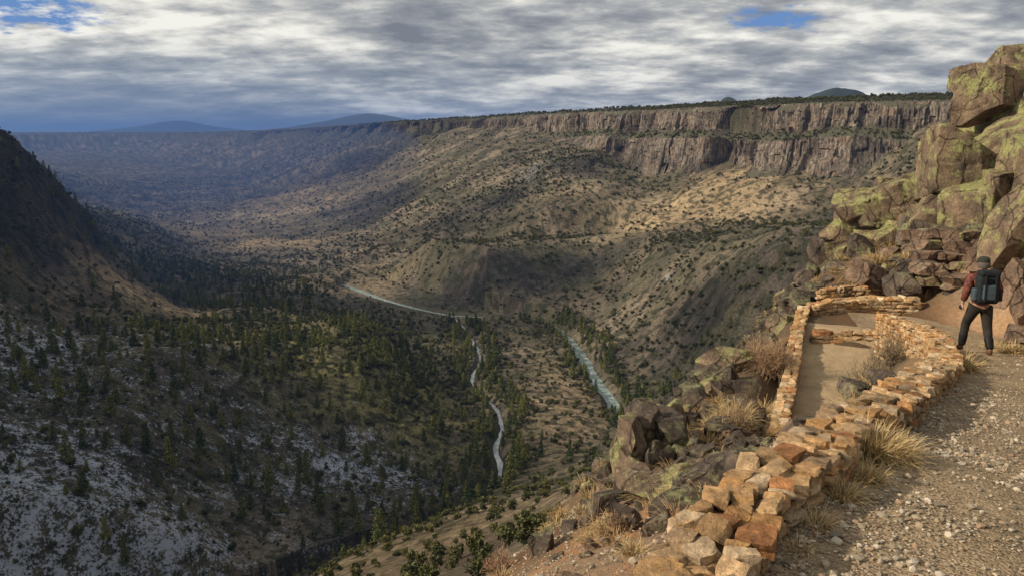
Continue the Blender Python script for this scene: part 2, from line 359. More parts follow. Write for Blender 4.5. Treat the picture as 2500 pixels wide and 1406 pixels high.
sp=sst(fbm(X/4.,Y/4.,72,2),.50,.62)[:,None]*sst(R,60,200)[:,None]
C=C*(1-.8*sp)+np.array([.036,.040,.024])*.8*sp
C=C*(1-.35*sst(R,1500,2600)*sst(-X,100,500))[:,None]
pl=np.clip(sst(-D,0,20)+sst(R,2000,2600)*(D<110)*1.,0,1)[:,None]
C=C*(1-pl)+np.array([.055,.052,.035])*(.7+.6*nf)*pl
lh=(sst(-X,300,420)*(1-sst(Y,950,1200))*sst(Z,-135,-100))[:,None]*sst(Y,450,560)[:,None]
C=C*(1-.8*lh)+np.array([.02,.024,.028])*.5*lh  # shade of the left hill darkened into the ground colour
nr=(1-sst(R,22,60))[:,None]
soil=np.array([.35,.25,.15])*(1-nz*0)
red=sst(fbm(X/2.2,Y/2.2,81,4),.35,.6)[:,None]
soil=soil*(1-.5*red)+np.array([.33,.165,.085])*.5*red
redz=blob(X,Y,(.6,6.),1.5,3.)[:,None];soil=soil*(1-.55*redz)+np.array([.30,.145,.07])*.55*redz
gy=sst(fbm(X/1.1,Y/1.1,85,4),.45,.6)[:,None];soil=soil*(1-.6*gy)+np.array([.22,.175,.12])*.6*gy
outer=(sst(Y*.62-X,.2,2.)*sst(Y,6.5,9))[:,None];soil=soil*(1-.6*outer)
C=C*(1-nr)+soil*nr
bank=(1-sst(np.minimum(dA-RWA,dB-RWB),1,7))[:,None]*sst(R,100,200)[:,None]
C=C*(1-.45*bank)+np.array([.11,.10,.075])*.45*bank
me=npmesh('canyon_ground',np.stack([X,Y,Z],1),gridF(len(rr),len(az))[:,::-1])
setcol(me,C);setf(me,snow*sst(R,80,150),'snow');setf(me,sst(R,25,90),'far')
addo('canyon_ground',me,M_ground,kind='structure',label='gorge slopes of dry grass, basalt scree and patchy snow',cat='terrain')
# ------------------------------------------------------------ cliff band along the rim
def resamp(PL,f):
    S=np.concatenate([[0],np.cumsum(np.linalg.norm(np.diff(PL,axis=0),axis=1))]);out=[];s=0
    while s<S[-1]:
        p=np.array([np.interp(s,S,PL[:,k]) for k in range(PL.shape[1])]);out.append(np.r_[p,s]);s+=f(p)
    return np.array(out)
RS=resamp(RIM[(RIM[:,1]>150)&(np.hypot(RIM[:,0],RIM[:,1])<6500)],lambda p:max(1.4,np.hypot(p[0],p[1])/700))
px,py,ps=RS[:,0],RS[:,1],RS[:,2];pr=np.hypot(px,py)
tx=np.convolve(np.pad(np.gradient(px),4,'edge'),np.ones(9)/9,'valid');ty=np.convolve(np.pad(np.gradient(py),4,'edge'),np.ones(9)/9,'valid')
tl=np.hypot(tx,ty);nx,ny=-ty/tl,tx/tl
zf=H(px+nx*44,py+ny*44,True)[5]
drop=sst(pr,2200,9000)*36+sst(pr,5200,6500)*14
cap=[(-34,-6),(-30,.8),(-14,.8),(-5,.6)]
q1=np.linspace(0,1,44);ql=np.linspace(0,1,10)[1:];q2=np.linspace(0,1,42)[1:]
rowsD=[];rowsZ=[];amp=[]
for d,dz in cap:
    base=35+9*sst(np.full_like(px,-d),2,80);rowsD.append(np.full_like(px,d));rowsZ.append(base+dz-drop);amp.append(.25)
h1=31+14*(fbm(ps/70,ps*0,91,3)-.5)
for q in q1: rowsD.append(0*px+5*q**1.3);rowsZ.append(35.5-drop-h1*q);amp.append(min(1,.3+q*3))
for q in ql: rowsD.append(5+0*px+25*q);rowsZ.append(35.5-drop-h1-12*q);amp.append(1-.45*q)
zl=35.5-drop-h1-12
bot=np.maximum(np.minimum(zl-1,zf-5),-75)
for q in q2: rowsD.append(30+0*px+4*q+12*q**4);rowsZ.append(zl+(bot-zl)*q);amp.append(.55+.45*min(1,q*4))
Dm=np.array(rowsD);Zm=np.array(rowsZ);am=np.array(amp)[:,None]
Sg=np.broadcast_to(ps,Dm.shape)
colm=1-np.abs(2*n2(Sg/11,Zm/60,101)-1)
wobs=(n2(Sg/6,Zm/18,110)-.5)*.5
ic=np.floor(Sg/4.6+wobs).astype(np.int64);iz=np.floor(Zm/17+_h(ic,ic*0,0,111)*3).astype(np.int64)
blk=_h(ic,iz,0,112)*4.2
ic2=np.floor(Sg/12+wobs).astype(np.int64);blk2=_h(ic2,ic2*0,0,113)*7
wob=(fbm(Sg/45,Zm/90,103,3)-.5)*22
gul=-np.clip(fbm(Sg/50,Zm*0,104,2)-.56,0,1)*140
steps=(n2(Sg/13,Zm/7,105)-.5)*3
disp=wob+gul+colm*4+blk+blk2+steps+(fbm(Sg/3,Zm/3,106,2)-.5)*1.6
Dm=Dm+disp*am
Zm=Zm+np.where(np.arange(len(Dm))[:,None]<5,0,1)*(n2(Sg/7,Zm/9,107)-.5)*2
Zm[3:6]+=-np.clip(fbm(Sg[3:6]/22,Sg[3:6]*0,109,3)-.5,0,1)*22
CV=np.stack([px+nx*Dm,py+ny*Dm,Zm],-1)
me=npmesh('rim_cliff',CV.reshape(-1,3),gridF(Dm.shape[0],Dm.shape[1]),False)
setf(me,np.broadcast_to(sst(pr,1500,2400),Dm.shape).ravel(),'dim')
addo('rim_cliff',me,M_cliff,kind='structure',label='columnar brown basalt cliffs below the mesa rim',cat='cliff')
# ------------------------------------------------------------ water
def ribbon(name,PL,w,z=None,mat=None,nc=2,label='',cat='',step=None,kind='structure'):
    if step: PL=resamp(PL,lambda p:step)[:,:PL.shape[1]]
    t=np.gradient(PL[:,:2],axis=0);t/=np.linalg.norm(t,axis=1)[:,None];nn=np.stack([-t[:,1],t[:,0]],1)
    o=np.linspace(-1,1,nc);vx=PL[:,None,0]+nn[:,None,0]*o*w;vy=PL[:,None,1]+nn[:,None,1]*o*w
    if z is not None: vz=np.full_like(vx,z)
    else:
        vz=H(vx.ravel(),vy.ravel()).reshape(vx.shape)+.015-.12*sst(np.abs(o),.9,1)[None,:]
    me=npmesh(name,np.stack([vx,vy,vz],-1).reshape(-1,3),gridF(len(PL),nc)[:,::-1])
    return addo(name,me,mat,kind=kind,label=label,cat=cat)
ribbon('river',RVA,RWA+2.5,-200,M_water,3,'wide pale green river on the gorge floor','river')
ribbon('stream',RVB,RWB+1.3,-199.97,M_stream,3,'narrow white-water stream joining the river','river')
ribbon('upper_trail',TR,1.3,None,M_trail,34,'gravelly dirt trail beside a stone wall','trail',step=.09)
ribbon('lower_trail',TL,.85,None,M_sand,20,'sandy lower leg of the switchback trail','trail',step=.1)
# ------------------------------------------------------------ mountains
def mountain(name,b,peak,t,wpx,h0,seed,lab,colr,sec=None,sharp=.32,wd=.45):
    x0,y0,_=sv(b,325,t);w=wpx/FL*t
    nx_,ny_=180,30
    gx,gy=np.meshgrid(np.linspace(-1,1,nx_),np.linspace(-1,1,ny_))
    zz=np.exp(-(gx/wd)**2)*(1-sharp)+np.exp(-((gx-.02)/.16)**2)*sharp
    if sec: zz=np.maximum(zz,np.exp(-((gx-sec[0])/.15)**2)*sec[1])
    zz=zz*np.exp(-(gy/.6)**2)*(.93+.14*fbm(gx*6+seed,gy*4,seed,4))+(fbm(gx*16+seed,gy*6,seed,4)-.5)*.05
    hz=(325-peak)/1980*t
    V=np.stack([x0+gx*w,y0+gy*w*.5,zz*hz+h0*(1-zz)-hz*.04],-1).reshape(-1,3)
    m=M(name+'_slopes');m.col(m.mix(m.noise(.004,5),colr,tuple(k*1.8 for k in colr)))
    me=npmesh(name,V,gridF(ny_,nx_));addo(name,me,m.m,kind='structure',label=lab,cat='mountain')
mountain('mountain',430,293,26000,360,0,3,'hazy blue volcanic peak on the horizon',(.03,.038,.045))
mountain('mountain.001',905,277,15000,450,5,9,'broad dark blue shield mountain beyond the plateau',(.03,.035,.035),sharp=.2)
mountain('mountain.002',2040,211,3600,330,25,14,'dark wooded hill rising behind the mesa',(.02,.026,.02),(-.8,.76),sharp=.04,wd=.5)
# ------------------------------------------------------------ trees
def leafmesh(cent,size,tone,rg):
    n=len(cent);a=rg.normal(size=(n,3));a/=np.linalg.norm(a,axis=1)[:,None]
    b=rg.normal(size=(n,3));b-=a*(a*b).sum(1)[:,None];b/=np.linalg.norm(b,axis=1)[:,None]
    s=size[:,None]
    V=np.stack([cent+a*s,cent+b*s*.7,cent-a*s*.8,cent-b*s*.7],1).reshape(-1,3)
    F=np.arange(n*4).reshape(n,4);return V,F,np.repeat(tone,4)
def tube(p0,p1,r0,r1,k=6):
    p0=np.array(p0,float);p1=np.array(p1,float);d=p1-p0;d/=np.linalg.norm(d)
    u=np.cross(d,[.3,.9,.1]);u/=np.linalg.norm(u);v=np.cross(d,u)
    an=np.arange(k)/k*2*np.pi;c=np.cos(an)[:,None]*u+np.sin(an)[:,None]*v
    V=np.vstack([p0+c*r0,p1+c*r1]);i=np.arange(k);j=(i+1)%k
    return V,np.stack([i,j,j+k,i+k],1)
def treemesh(name,parts_leaf,tubes,mats):
    V=[];F=[];T=[];mi=[];o=0
    for v,f,t in parts_leaf: V.append(v);F.append(f+o);T.append(t);mi.append(np.ones(len(f),int));o+=len(v)
    for v,f in tubes: V.append(v);F.append(f+o);T.append(np.zeros(len(v)));mi.append(np.zeros(len(f),int));o+=len(v)
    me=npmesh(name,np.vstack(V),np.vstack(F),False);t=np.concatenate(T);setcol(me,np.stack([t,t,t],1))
    for m in mats: me.materials.append(m)
    me.polygons.foreach_set('material_index',np.concatenate(mi).astype(np.int32));return me
def juniper(seed,n=420):
    rg=np.random.default_rng(seed);k=11
    lc=rg.uniform(-1,1,(k,3))*[1.15,1.15,.95]+[0,0,1.75];lc[:,2]=np.clip(lc[:,2],.7,3);lr=rg.uniform(.55,.95,k)
    lr*=np.where(lc[:,2]>2.2,.75,1)
    w=rg.integers(0,k,n);d=rg.normal(size=(n,3));d/=np.linalg.norm(d,axis=1)[:,None]
    c=lc[w]+d*(lr[w]*rg.uniform(.45,1.08,n))[:,None];c[:,2]=np.maximum(c[:,2],.15)
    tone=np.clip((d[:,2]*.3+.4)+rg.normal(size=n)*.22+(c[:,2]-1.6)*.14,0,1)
    tb=[tube((0,0,-.3),(.05,.05,1.3),.2,.12)]+[tube((.02,.02,.5),tuple(lc[i]),.09,.03,5) for i in range(5)]
    return treemesh('juniper_tree',[leafmesh(c,rg.uniform(.16,.36,n),tone,rg)],tb,[M_bark,M_leaf])
def pine(seed,n=640,h=12.):
    rg=np.random.default_rng(seed);q=rg.uniform(0,1,n)**1.25
    lev=np.round(q*17)/17+rg.normal(size=n)*.015
    z=1.2+lev*(h-1.2);an=rg.uniform(0,2*np.pi,n)
    nb=np.round(an/(2*np.pi)*7+lev*37);an=nb/7*2*np.pi+rg.normal(size=n)*.25
    jit=_h(np.round(lev*17).astype(np.int64),(nb%7).astype(np.int64),0,seed)
    rad=(1-lev)**.55*2.6*(.5+.6*jit)*np.sqrt(rg.uniform(.05,1,n))+.12
    c=np.stack([np.cos(an)*rad,np.sin(an)*rad,z-rad*.1],1)
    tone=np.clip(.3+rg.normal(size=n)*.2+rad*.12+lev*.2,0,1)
    tb=[tube((0,0,-.5),(0,0,h*.6),.22,.12),tube((0,0,h*.6),(0,0,h),.12,.02)]+[tube((0,0,1.5+i*1.3),(math.cos(i*2.4)*1.5,math.sin(i*2.4)*1.5,1.3+i*1.3),.05,.02,4) for i in range(6)]
    return treemesh('pine_tree',[leafmesh(c,rg.uniform(.28,.6,n)*(1-.3*lev),tone,rg)],tb,[M_bark,M_pine])
JM=[juniper(s) for s in (1,2,3,4)];PM=[pine(5),pine(6,640,8.5),pine(7,640,10)]
def proj(x,y,z):
    t=y*CP-z*SP;return 1250+x/t*FL,703-(y*SP+z*CP)/t*FL,t
def cand(r0,r1,dens):
    a0,a1=math.radians(-35),math.radians(34);area=.5*(a1-a0)*(r1*r1-r0*r0);N=int(area*dens)
    r=np.sqrt(rng.uniform(r0*r0,r1*r1,N));a=rng.uniform(a0,a1,N);return r*np.sin(a),r*np.cos(a)
cs=[cand(45,1450,1/20.),cand(1450,3800,1/120.)]
x=np.concatenate([c[0] for c in cs]);y=np.concatenate([c[1] for c in cs]);scl=np.concatenate([np.ones(len(cs[0][0])),np.full(len(cs[1][0]),1.25)])
z,D,Sx,dA,dB,T=H(x,y,True);tan,dark,snow=zones(x,y,D);r=np.hypot(x,y)
dr=np.minimum(dA-RWA-1,dB-RWB-1)
cl_=sst(fbm(x/60,y/60,201,4),.40,.6);cf=sst(fbm(x/14,y/14,203,3),.4,.6)
wood=np.clip(1.2*blob(x,y,(20,1000),130,22)+blob(x,y,(170,850),90,28)+blob(x,y,(-150,620),110,120)+blob(x,y,(60,620),40,120)*.5+blob(x,y,(-30,170),60,70)*.5+.8*blob(x,y,(-90,500),60,70)+blob(x,y,(-330,960),90,80),0,1)
p=.16+.45*cl_*cf+.5*wood
p*=(1-.8*tan*(1-wood))*(1-.6*dark*(1-wood)*(y>850))
p=np.where((y<520)&(snow>.3),np.maximum(p,.6),p);small=(y<520)&(snow>.3)&(rng.uniform(0,1,len(x))<.78);scl=np.where(small,scl*.45,scl)
nearsl=(r<300)&(x>-70);scl=np.where(nearsl,scl*.62,scl);p=np.where(nearsl,np.maximum(p,.45),p)
p=np.where(D<0,.8,p);p=np.where((D>-3)&(D<46),.0,p);p=np.where((D<-110),p*.25,p)
p=np.where(dr<1.5,0,p);p=np.where((dr>=1.5)&(dr<22)&(y<830),np.maximum(p,.6),p)
hidereach=(x<-50)&(x>-245)&(y>780)&(dA<40);p=np.where(hidereach,p*.25,p)
keep=rng.uniform(0,1,len(x))<p
pw=np.clip(1.0*blob(x,y,(-190,560),95,90)+1.0*blob(x,y,(-280,740),100,60)+.7*blob(x,y,(-210,380),100,70)+.4*blob(x,y,(-180,270),90,45)+1.4*blob(x,y,(-25,415),34,44)+1.*blob(x,y,(-370,860),110,110)+.8*blob(x,y,(75,700),20,60)+.8*blob(x,y,(-90,560),50,100)+1.4*blob(x,y,(105,500),34,44),0,1)*.26
pw=np.where((dr>=.5)&(dr<15)&(y<830),np.maximum(pw,.42),pw);pw=np.where((dr<.5)|(D<10)|(tan>.5)|hidereach,0,pw)
ispine=(rng.uniform(0,1,len(x))<pw)&(r>230)
scl=np.where(ispine,np.maximum(scl,1),scl)
keep=(keep|ispine)&(r>52)
x,y,z,r,ispine,scl,snow,D=[k[keep] for k in (x,y,z,r,ispine,scl,snow,D)]
nl_=int((pr<2600).sum());LI=rng.integers(0,nl_,2600);LR=rng.integers(49,57,2600);LP=CV[LR,LI]
x=np.concatenate([x,LP[:,0]]);y=np.concatenate([y,LP[:,1]]);z=np.concatenate([z,LP[:,2]]);r=np.hypot(x,y)
ispine=np.concatenate([ispine,np.zeros(2600,bool)]);scl=np.concatenate([scl,np.full(2600,.9)]);snow=np.concatenate([snow,np.zeros(2600)]);D=np.concatenate([D,np.full(2600,15.)])
pu,pv,pt=proj(x,y,z)
sel=(pu>-60)&(pu<2560)&(pv<1500)&(pv>150);x,y,z,r,ispine,scl,snow,pu,pv,pt,D=[k[sel] for k in (x,y,z,r,ispine,scl,snow,pu,pv,pt,D)]
vis=np.zeros(len(x),bool);near_ix=np.argsort(pt)[:7500]
fr=1-np.geomspace(.006,.93,20)[None,:]
def los(ix):
    zt=z[ix]+2.5;gx=(x[ix,None]*fr);gy=(y[ix,None]*fr);gz=zt[:,None]*fr
    h=H(gx.ravel(),gy.ravel()).reshape(gx.shape);return ~((h>gz).any(1))
vis[near_ix]=los(near_ix)&(pu[near_ix]>0)&(pu[near_ix]<2500)&(pv[near_ix]<1420)
blockd=(pu>1500)&(pv>1406-(pu-1500)*1.3)&(pt<1200);vis&=~blockd
def gnscatter(name,P,scale,var,rot,srcs,label,cat):
    me=bpy.data.meshes.new(name);me.vertices.add(len(P));me.vertices.foreach_set('co',P.astype(np.float32).ravel());me.update()
    setf(me,scale,'scl');setf(me,rot,'rot')
    a=me.attributes.new('variant','INT','POINT');a.data.foreach_set('value',var.astype(np.int32))
    o=addo(name,me,None,kind='stuff',label=label,cat=cat)
    ng=bpy.data.node_groups.new(name+'_nodes','GeometryNodeTree')
    ng.interface.new_socket('Geometry',in_out='INPUT',socket_type='NodeSocketGeometry');ng.interface.new_socket('Geometry',in_out='OUTPUT',socket_type='NodeSocketGeometry')
    N=ng.nodes;gi=N.new('NodeGroupInput');go=N.new('NodeGroupOutput');iop=N.new('GeometryNodeInstanceOnPoints');jn=N.new('GeometryNodeJoinGeometry')
    for s in reversed(srcs):
        oi=N.new('GeometryNodeObjectInfo');oi.inputs['Object'].default_value=s;oi.inputs['As Instance'].default_value=True;ng.links.new(oi.outputs['Geometry'],jn.inputs[0])
    def na(nm,ty):
        k=N.new('GeometryNodeInputNamedAttribute');k.data_type=ty;k.inputs['Name'].default_value=nm;return k.outputs['Attribute']
    cx=N.new('ShaderNodeCombineXYZ');ng.links.new(na('rot','FLOAT'),cx.inputs[2])
    ng.links.new(gi.outputs[0],iop.inputs['Points']);ng.links.new(jn.outputs[0],iop.inputs['Instance']);iop.inputs['Pick Instance'].default_value=True
    ng.links.new(na('variant','INT'),iop.inputs['Instance Index']);ng.links.new(cx.outputs[0],iop.inputs['Rotation']);ng.links.new(na('scl','FLOAT'),iop.inputs['Scale'])
    ng.links.new(iop.outputs[0],go.inputs[0])
    md=o.modifiers.new('scatter','NODES');md.node_group=ng;return o
def plant(mask,meshes,name,smin,smax,lab,cat,group,stuffname,stufflab):
    ix=np.where(mask)[0];ix=ix[np.argsort(pt[ix]/np.maximum(scl[ix],.5)+np.where(vis[ix],0,1e6))]
    s=rng.uniform(smin,smax,len(ix))*scl[ix]*rng.choice([.5,.7,.9,1.1],len(ix))
    src=[];protos={}
    for j in range(min(300,len(ix))):
        i=ix[j];v=j%len(meshes)
        if v not in protos:
            o=bpy.data.objects.new(name if not src else name+'.%03d'%j,meshes[v]);protos[v]=o;src.append(o)
        else: o=protos[v].copy()
        COL.objects.link(o)
        o['label']=lab[1] if snow[i]>.45 else lab[0];o['category']=cat;o['group']=group
        o.location=(x[i],y[i],z[i]-.15*s[j]);o.rotation_euler=(0,0,rng.uniform(0,6.28));o.scale=(s[j],s[j],s[j]*rng.uniform(.85,1.2))
    rest=ix[300:];n=len(rest)
    P=np.stack([x[rest],y[rest],z[rest]-.15],1)
    gnscatter(stuffname,P,s[300:],rng.integers(0,len(meshes),n),rng.uniform(0,6.28,n),src,stufflab,cat)
plant(~ispine,JM,'juniper_tree',.75,1.3,('rounded olive green juniper on a dry grassy slope','dark juniper standing in patchy snow'),'tree','junipers scattered over the gorge slopes','juniper_woodland','junipers and pinyons dotting the far slopes and rim')
plant(ispine,PM,'pine_tree',.75,1.2,('tall dark green pine on the gorge slope','tall dark pine rising from patchy snow'),'tree','tall pines on the shaded slope','pine_woodland','dark pine woodland along the river and slopes')
# ------------------------------------------------------------ boulders
def icov(sub):
    bm=bmesh.new();bmesh.ops.create_icosphere(bm,subdivisions=sub,radius=1);bm.verts.ensure_lookup_table()
    V=np.array([v.co[:] for v in bm.verts]);F=np.array([[v.index for v in f.verts] for f in bm.faces]);bm.free();return V,F
ICO={k:icov(k) for k in (1,2,3,4,5,6)}
def rockgeo(seed,sub,size,cuts=8,rough=.017,box=.94):
    rg=np.random.default_rng(seed);V,F=ICO[sub];V=V.copy()
    V=V/np.maximum(np.abs(V).max(1),1e-6)[:,None]**box
    for i in range(cuts):
        nn=rg.normal(size=3);nn/=np.linalg.norm(nn);d=rg.uniform(.62,1.0)
        e=np.maximum(V@nn-d,0);V=V-e[:,None]*nn
    for i in range(3):
        nn=rg.normal(size=3);nn/=np.linalg.norm(nn);k=rg.normal(size=3);k-=nn*(k@nn);k/=np.linalg.norm(k)
        mk=sst(V@k-rg.uniform(-.2,.3),0,.06)
        e=np.maximum(V@nn-rg.uniform(.55,.8),0)*mk*.8;V=V-e[:,None]*nn
    V=V*np.array(size)
    s=float(max(size));f=(fbm3(V[:,0]/s*2.6+seed,V[:,1]/s*2.6,V[:,2]/s*2.6,seed,6,.66)-.5)
    nr=V/np.linalg.norm(V,axis=1)[:,None]
    cr=np.abs(n3(V[:,0]/s*2+seed*3,V[:,1]/s*2,V[:,2]/s*3.2,seed+9)-.5)
    return V+nr*(f*rough*6*s*.35)[:,None]-nr*(np.clip(.03-cr,0,1)*s*1.6)[:,None],F
def boulder(b,d,t,hw,hh,seed,mat=None,lab='angular lichen-spotted basalt boulder',sub=4,dep=1.,name='boulder',**kw):
    x0,y0,z0=sv(b,d,t);k=t/FL;a=hw*k;h=hh*k
    V,F=rockgeo(seed,sub,(a,max(a,h*.7)*dep,h),**kw)
    me=npmesh(name,V,F,sub>=6)
    o=addo(name,me,mat or M_rock,label=lab,cat='rock',loc=(x0,y0,z0),group='boulders on the rocky hillside')
    rg=random.Random(seed);q=.4 if kw else 1;o.rotation_euler=(rg.uniform(-.15,.15)*q,rg.uniform(-.22,.22)*q,rg.uniform(-.7,.7)*q)
g='greenish lichen covered basalt outcrop block';dk='dark brown basalt boulder stacked on the hillside';bb='huge brown basalt block with yellow lichen'
BL=[(2402,235,24,60,74,1,M_rock,g),(2485,195,24.5,80,90,2,M_rock,g),(2490,290,24,85,80,22,M_rock,g),(2420,300,25,50,50,61,M_rock,g),(2350,430,22.5,95,120,3,M_rock,bb),(2315,530,22,76,68,62,M_rock,bb),(2455,400,22,100,116,4,M_rock,bb),(2420,500,21,88,86,63,M_rock,bb),(2520,500,20,76,180,5,M_rock,g),(2420,420,25.5,140,120,80,M_rock,bb),(2275,480,23.5,44,66,91,M_rock,bb),(2250,545,23.2,42,46,82,M_rock,g),
(2485,545,17.6,58,110,6,M_rock,'upright slab crusted with yellow-green lichen'),(2400,590,20.5,95,46,7,M_rock2,dk),(2290,590,21.5,70,40,8,M_rock2,dk),
(2110,525,24.5,72,64,9,M_rock,g),(2200,510,24,62,74,10,M_rock,g),(2165,480,24.8,36,44,40,M_rock,g),(2060,565,25,42,46,11,M_rock,g),(2150,575,24,56,40,64,M_rock,g),(2015,622,25,38,42,12,M_rock2,dk),(1980,672,24.5,32,30,13,M_rock2,dk),(2060,620,24.5,40,32,41,M_rock,g),(2240,575,23,46,42,65,M_rock2,dk),(2100,600,24,40,28,83,M_rock2,dk),(2035,660,24,36,24,84,M_rock2,dk),
(2130,672,20.5,52,38,14,M_rock3,'sunlit reddish brown boulder on the ledge'),(2225,655,19.5,38,26,15,M_rock2,dk),(2200,690,19.2,40,24,42,M_rock2,dk),(2420,640,18.5,50,45,18,M_rock3,dk),
(2470,700,16.8,36,70,19,M_rock3,'upright reddish basalt column beside the trail'),(2505,745,16,40,60,20,M_rock3,'upright reddish basalt column beside the trail'),(2435,740,17.2,34,50,45,M_rock2,dk),(2395,735,18,34,46,85,M_rock3,dk),(2360,745,18.6,34,40,86,M_rock2,dk),(2330,720,18.8,38,42,21,M_rock2,dk),(2280,715,19.3,34,30,46,M_rock3,dk),(2490,820,15,36,26,87,M_rock3,dk),
(1990,718,22.5,40,24,23,M_rock2,dk),(1940,735,21,34,26,24,M_rock2,dk),(1915,800,18.5,34,34,25,M_rock,g),(1885,850,17,28,34,26,M_rock2,dk),
(1770,888,15.2,54,42,27,M_rock,g),(1718,930,14.7,46,44,28,M_rock2,dk),(1790,962,14.2,62,48,29,M_rock2,dk),(1700,990,14,46,48,30,M_rock2,dk),(1745,1030,13.5,50,50,31,M_rock2,dk),(1680,1055,13,44,56,47,M_rock2,dk),(1645,1015,12.8,34,44,71,M_rock,g),(1610,1040,12.3,36,50,92,M_rock2,dk),(1730,1085,12.4,40,36,93,M_rock3,dk),
(1572,1062,11.3,52,84,32,M_rock2,dk),(1535,1110,10.8,44,90,33,M_rock,g),(1640,1095,11.2,48,76,34,M_rock2,dk),(1600,1145,10.6,42,80,48,M_rock2,dk),(1525,1210,10.2,36,98,35,M_rock,g),(1585,1220,9.8,40,84,49,M_rock3,dk),(1655,1180,9.6,46,60,53,M_rock2,dk),(1705,1120,10.6,44,42,88,M_rock2,dk),(1497,1280,9,30,60,89,M_rock2,dk),(1620,1250,8.4,38,54,90,M_rock2,dk),(1500,1170,11.5,28,56,94,M_rock2,dk),(1560,1290,8,32,54,95,M_rock2,dk),
(1700,1240,7.2,84,44,36,M_rock2,'smooth grey boulder beside the stone wall'),(1610,1310,6.4,44,60,37,M_rock3,'reddish brown boulder beside the wall'),(1540,1285,7,36,54,50,M_rock2,dk),(1328,1322,9,34,38,38,M_rock2,'small pointed grey rock on red soil'),(1478,1235,9.2,26,24,39,M_rock3,'orange-red rock at the slope edge'),(1390,1290,9.6,22,20,51,M_rock2,dk),
(1830,1010,12.8,44,36,52,M_rock3,dk)]
for b in BL: boulder(*b,sub=6 if b[3]>=40 or b[4]>50 else 4)
k_=0
for row,(v_,t_) in enumerate(((575,20.2),(600,19.8),(628,19.5),(655,19.2),(684,19.0))):
    u_=2205+row*8
    while u_<2440:
        w_=random.uniform(22,42);boulder(u_+w_,v_+random.uniform(-2,2),t_+random.uniform(-.2,.2),w_*1.02,15.5,300+k_,[M_rock3,M_rock3,M_rock][k_%3],'blocky brown ledge stone in a stacked course',box=1.,cuts=3);u_+=w_*2;k_+=1
pts=[]
for i in range(290):
    if i<120: X_,Y_=random.uniform(7.2,12.5),random.uniform(18.8,26)
    elif i<270: X_,Y_=random.uniform(1.0,5.0),random.uniform(6.5,16)
    else: X_,Y_=random.uniform(.3,1.6),random.uniform(4.3,8)
    pts.append((X_,Y_,i))
RM=[]
for k in range(8):
    V,F=rockgeo(200+k,4,(1,.8,.62));me=npmesh('rock',V,F,False);me.materials.append([M_rock,M_rock2,M_rock3][k%3] if k%2 else M_rock2);RM.append(me)
PX=np.array(pts);zz=H(PX[:,0],PX[:,1])
dtr,_=polyd(PX[:,0],PX[:,1],TR[:,:2]);dtl,_=polyd(PX[:,0],PX[:,1],TL[:,:2])
for i,(a,b,_) in enumerate(pts):
    if dtr[i]<1.7 or dtl[i]<1.2: continue
    s=random.uniform(.1,.34) if i<120 else random.uniform(.08,.34) if i<270 else random.uniform(.03,.09)
    o=addo('rock',RM[i%8],label='loose angular basalt rock on the slope',cat='rock',group='loose rocks on the hillside',loc=(a,b,zz[i]+s*.2));o.scale=(s,s,s*random.uniform(.8,1.6));o.rotation_euler=(random.uniform(-.4,.4),random.uniform(-.4,.4),random.uniform(0,6))
# ------------------------------------------------------------ stone walls
bm=bmesh.new();bmesh.ops.create_cube(bm,size=2);bmesh.ops.subdivide_edges(bm,edges=bm.edges[:],cuts=3,use_grid_fill=True)
SV=np.array([v.co[:] for v in bm.verts]);SF=np.array([[v.index for v in f.verts] for f in bm.faces]);bm.free()
PAL=np.array([(.50,.35,.19),(.57,.43,.26),(.47,.29,.13),(.60,.50,.35),(.34,.26,.17),(.51,.37,.21),(.46,.32,.17),(.40,.21,.10),(.54,.41,.25)])
def stone(rg,c,tv,nv,uv,size,tilt=.12,pal=None,rnd=.34):
    V=SV.copy();L=np.linalg.norm(V,axis=1)[:,None];V=V*(1-.06)+V/L*1.3*.06
    for i in range(6):
        nn=rg.normal(size=3);nn/=np.linalg.norm(nn);e=np.maximum(V@nn-rg.uniform(.82,1.25),0);V=V-e[:,None]*nn
    sd=int(rg.integers(1,9999))
    V=V+(np.stack([n3(V[:,0]*1.3+sd,V[:,1]*1.3,V[:,2]*1.3,sd+k) for k in range(3)],1)-.5)*rnd
    V=V*np.array(size)*.5
    R_=np.array(Matrix.Rotation(rg.normal()*tilt,3,'X')@Matrix.Rotation(rg.normal()*tilt,3,'Y')@Matrix.Rotation(rg.normal()*tilt*2.5,3,'Z'))
    V=V@R_.T
    W_=c+V[:,:1]*tv+V[:,1:2]*nv+V[:,2:3]*uv
    col=PAL[rg.integers(0,len(PAL))]*rg.uniform(.7,1.2)
    if pal is not None: col=col*np.array(pal)
    return W_,np.repeat(col[None],len(V),0)
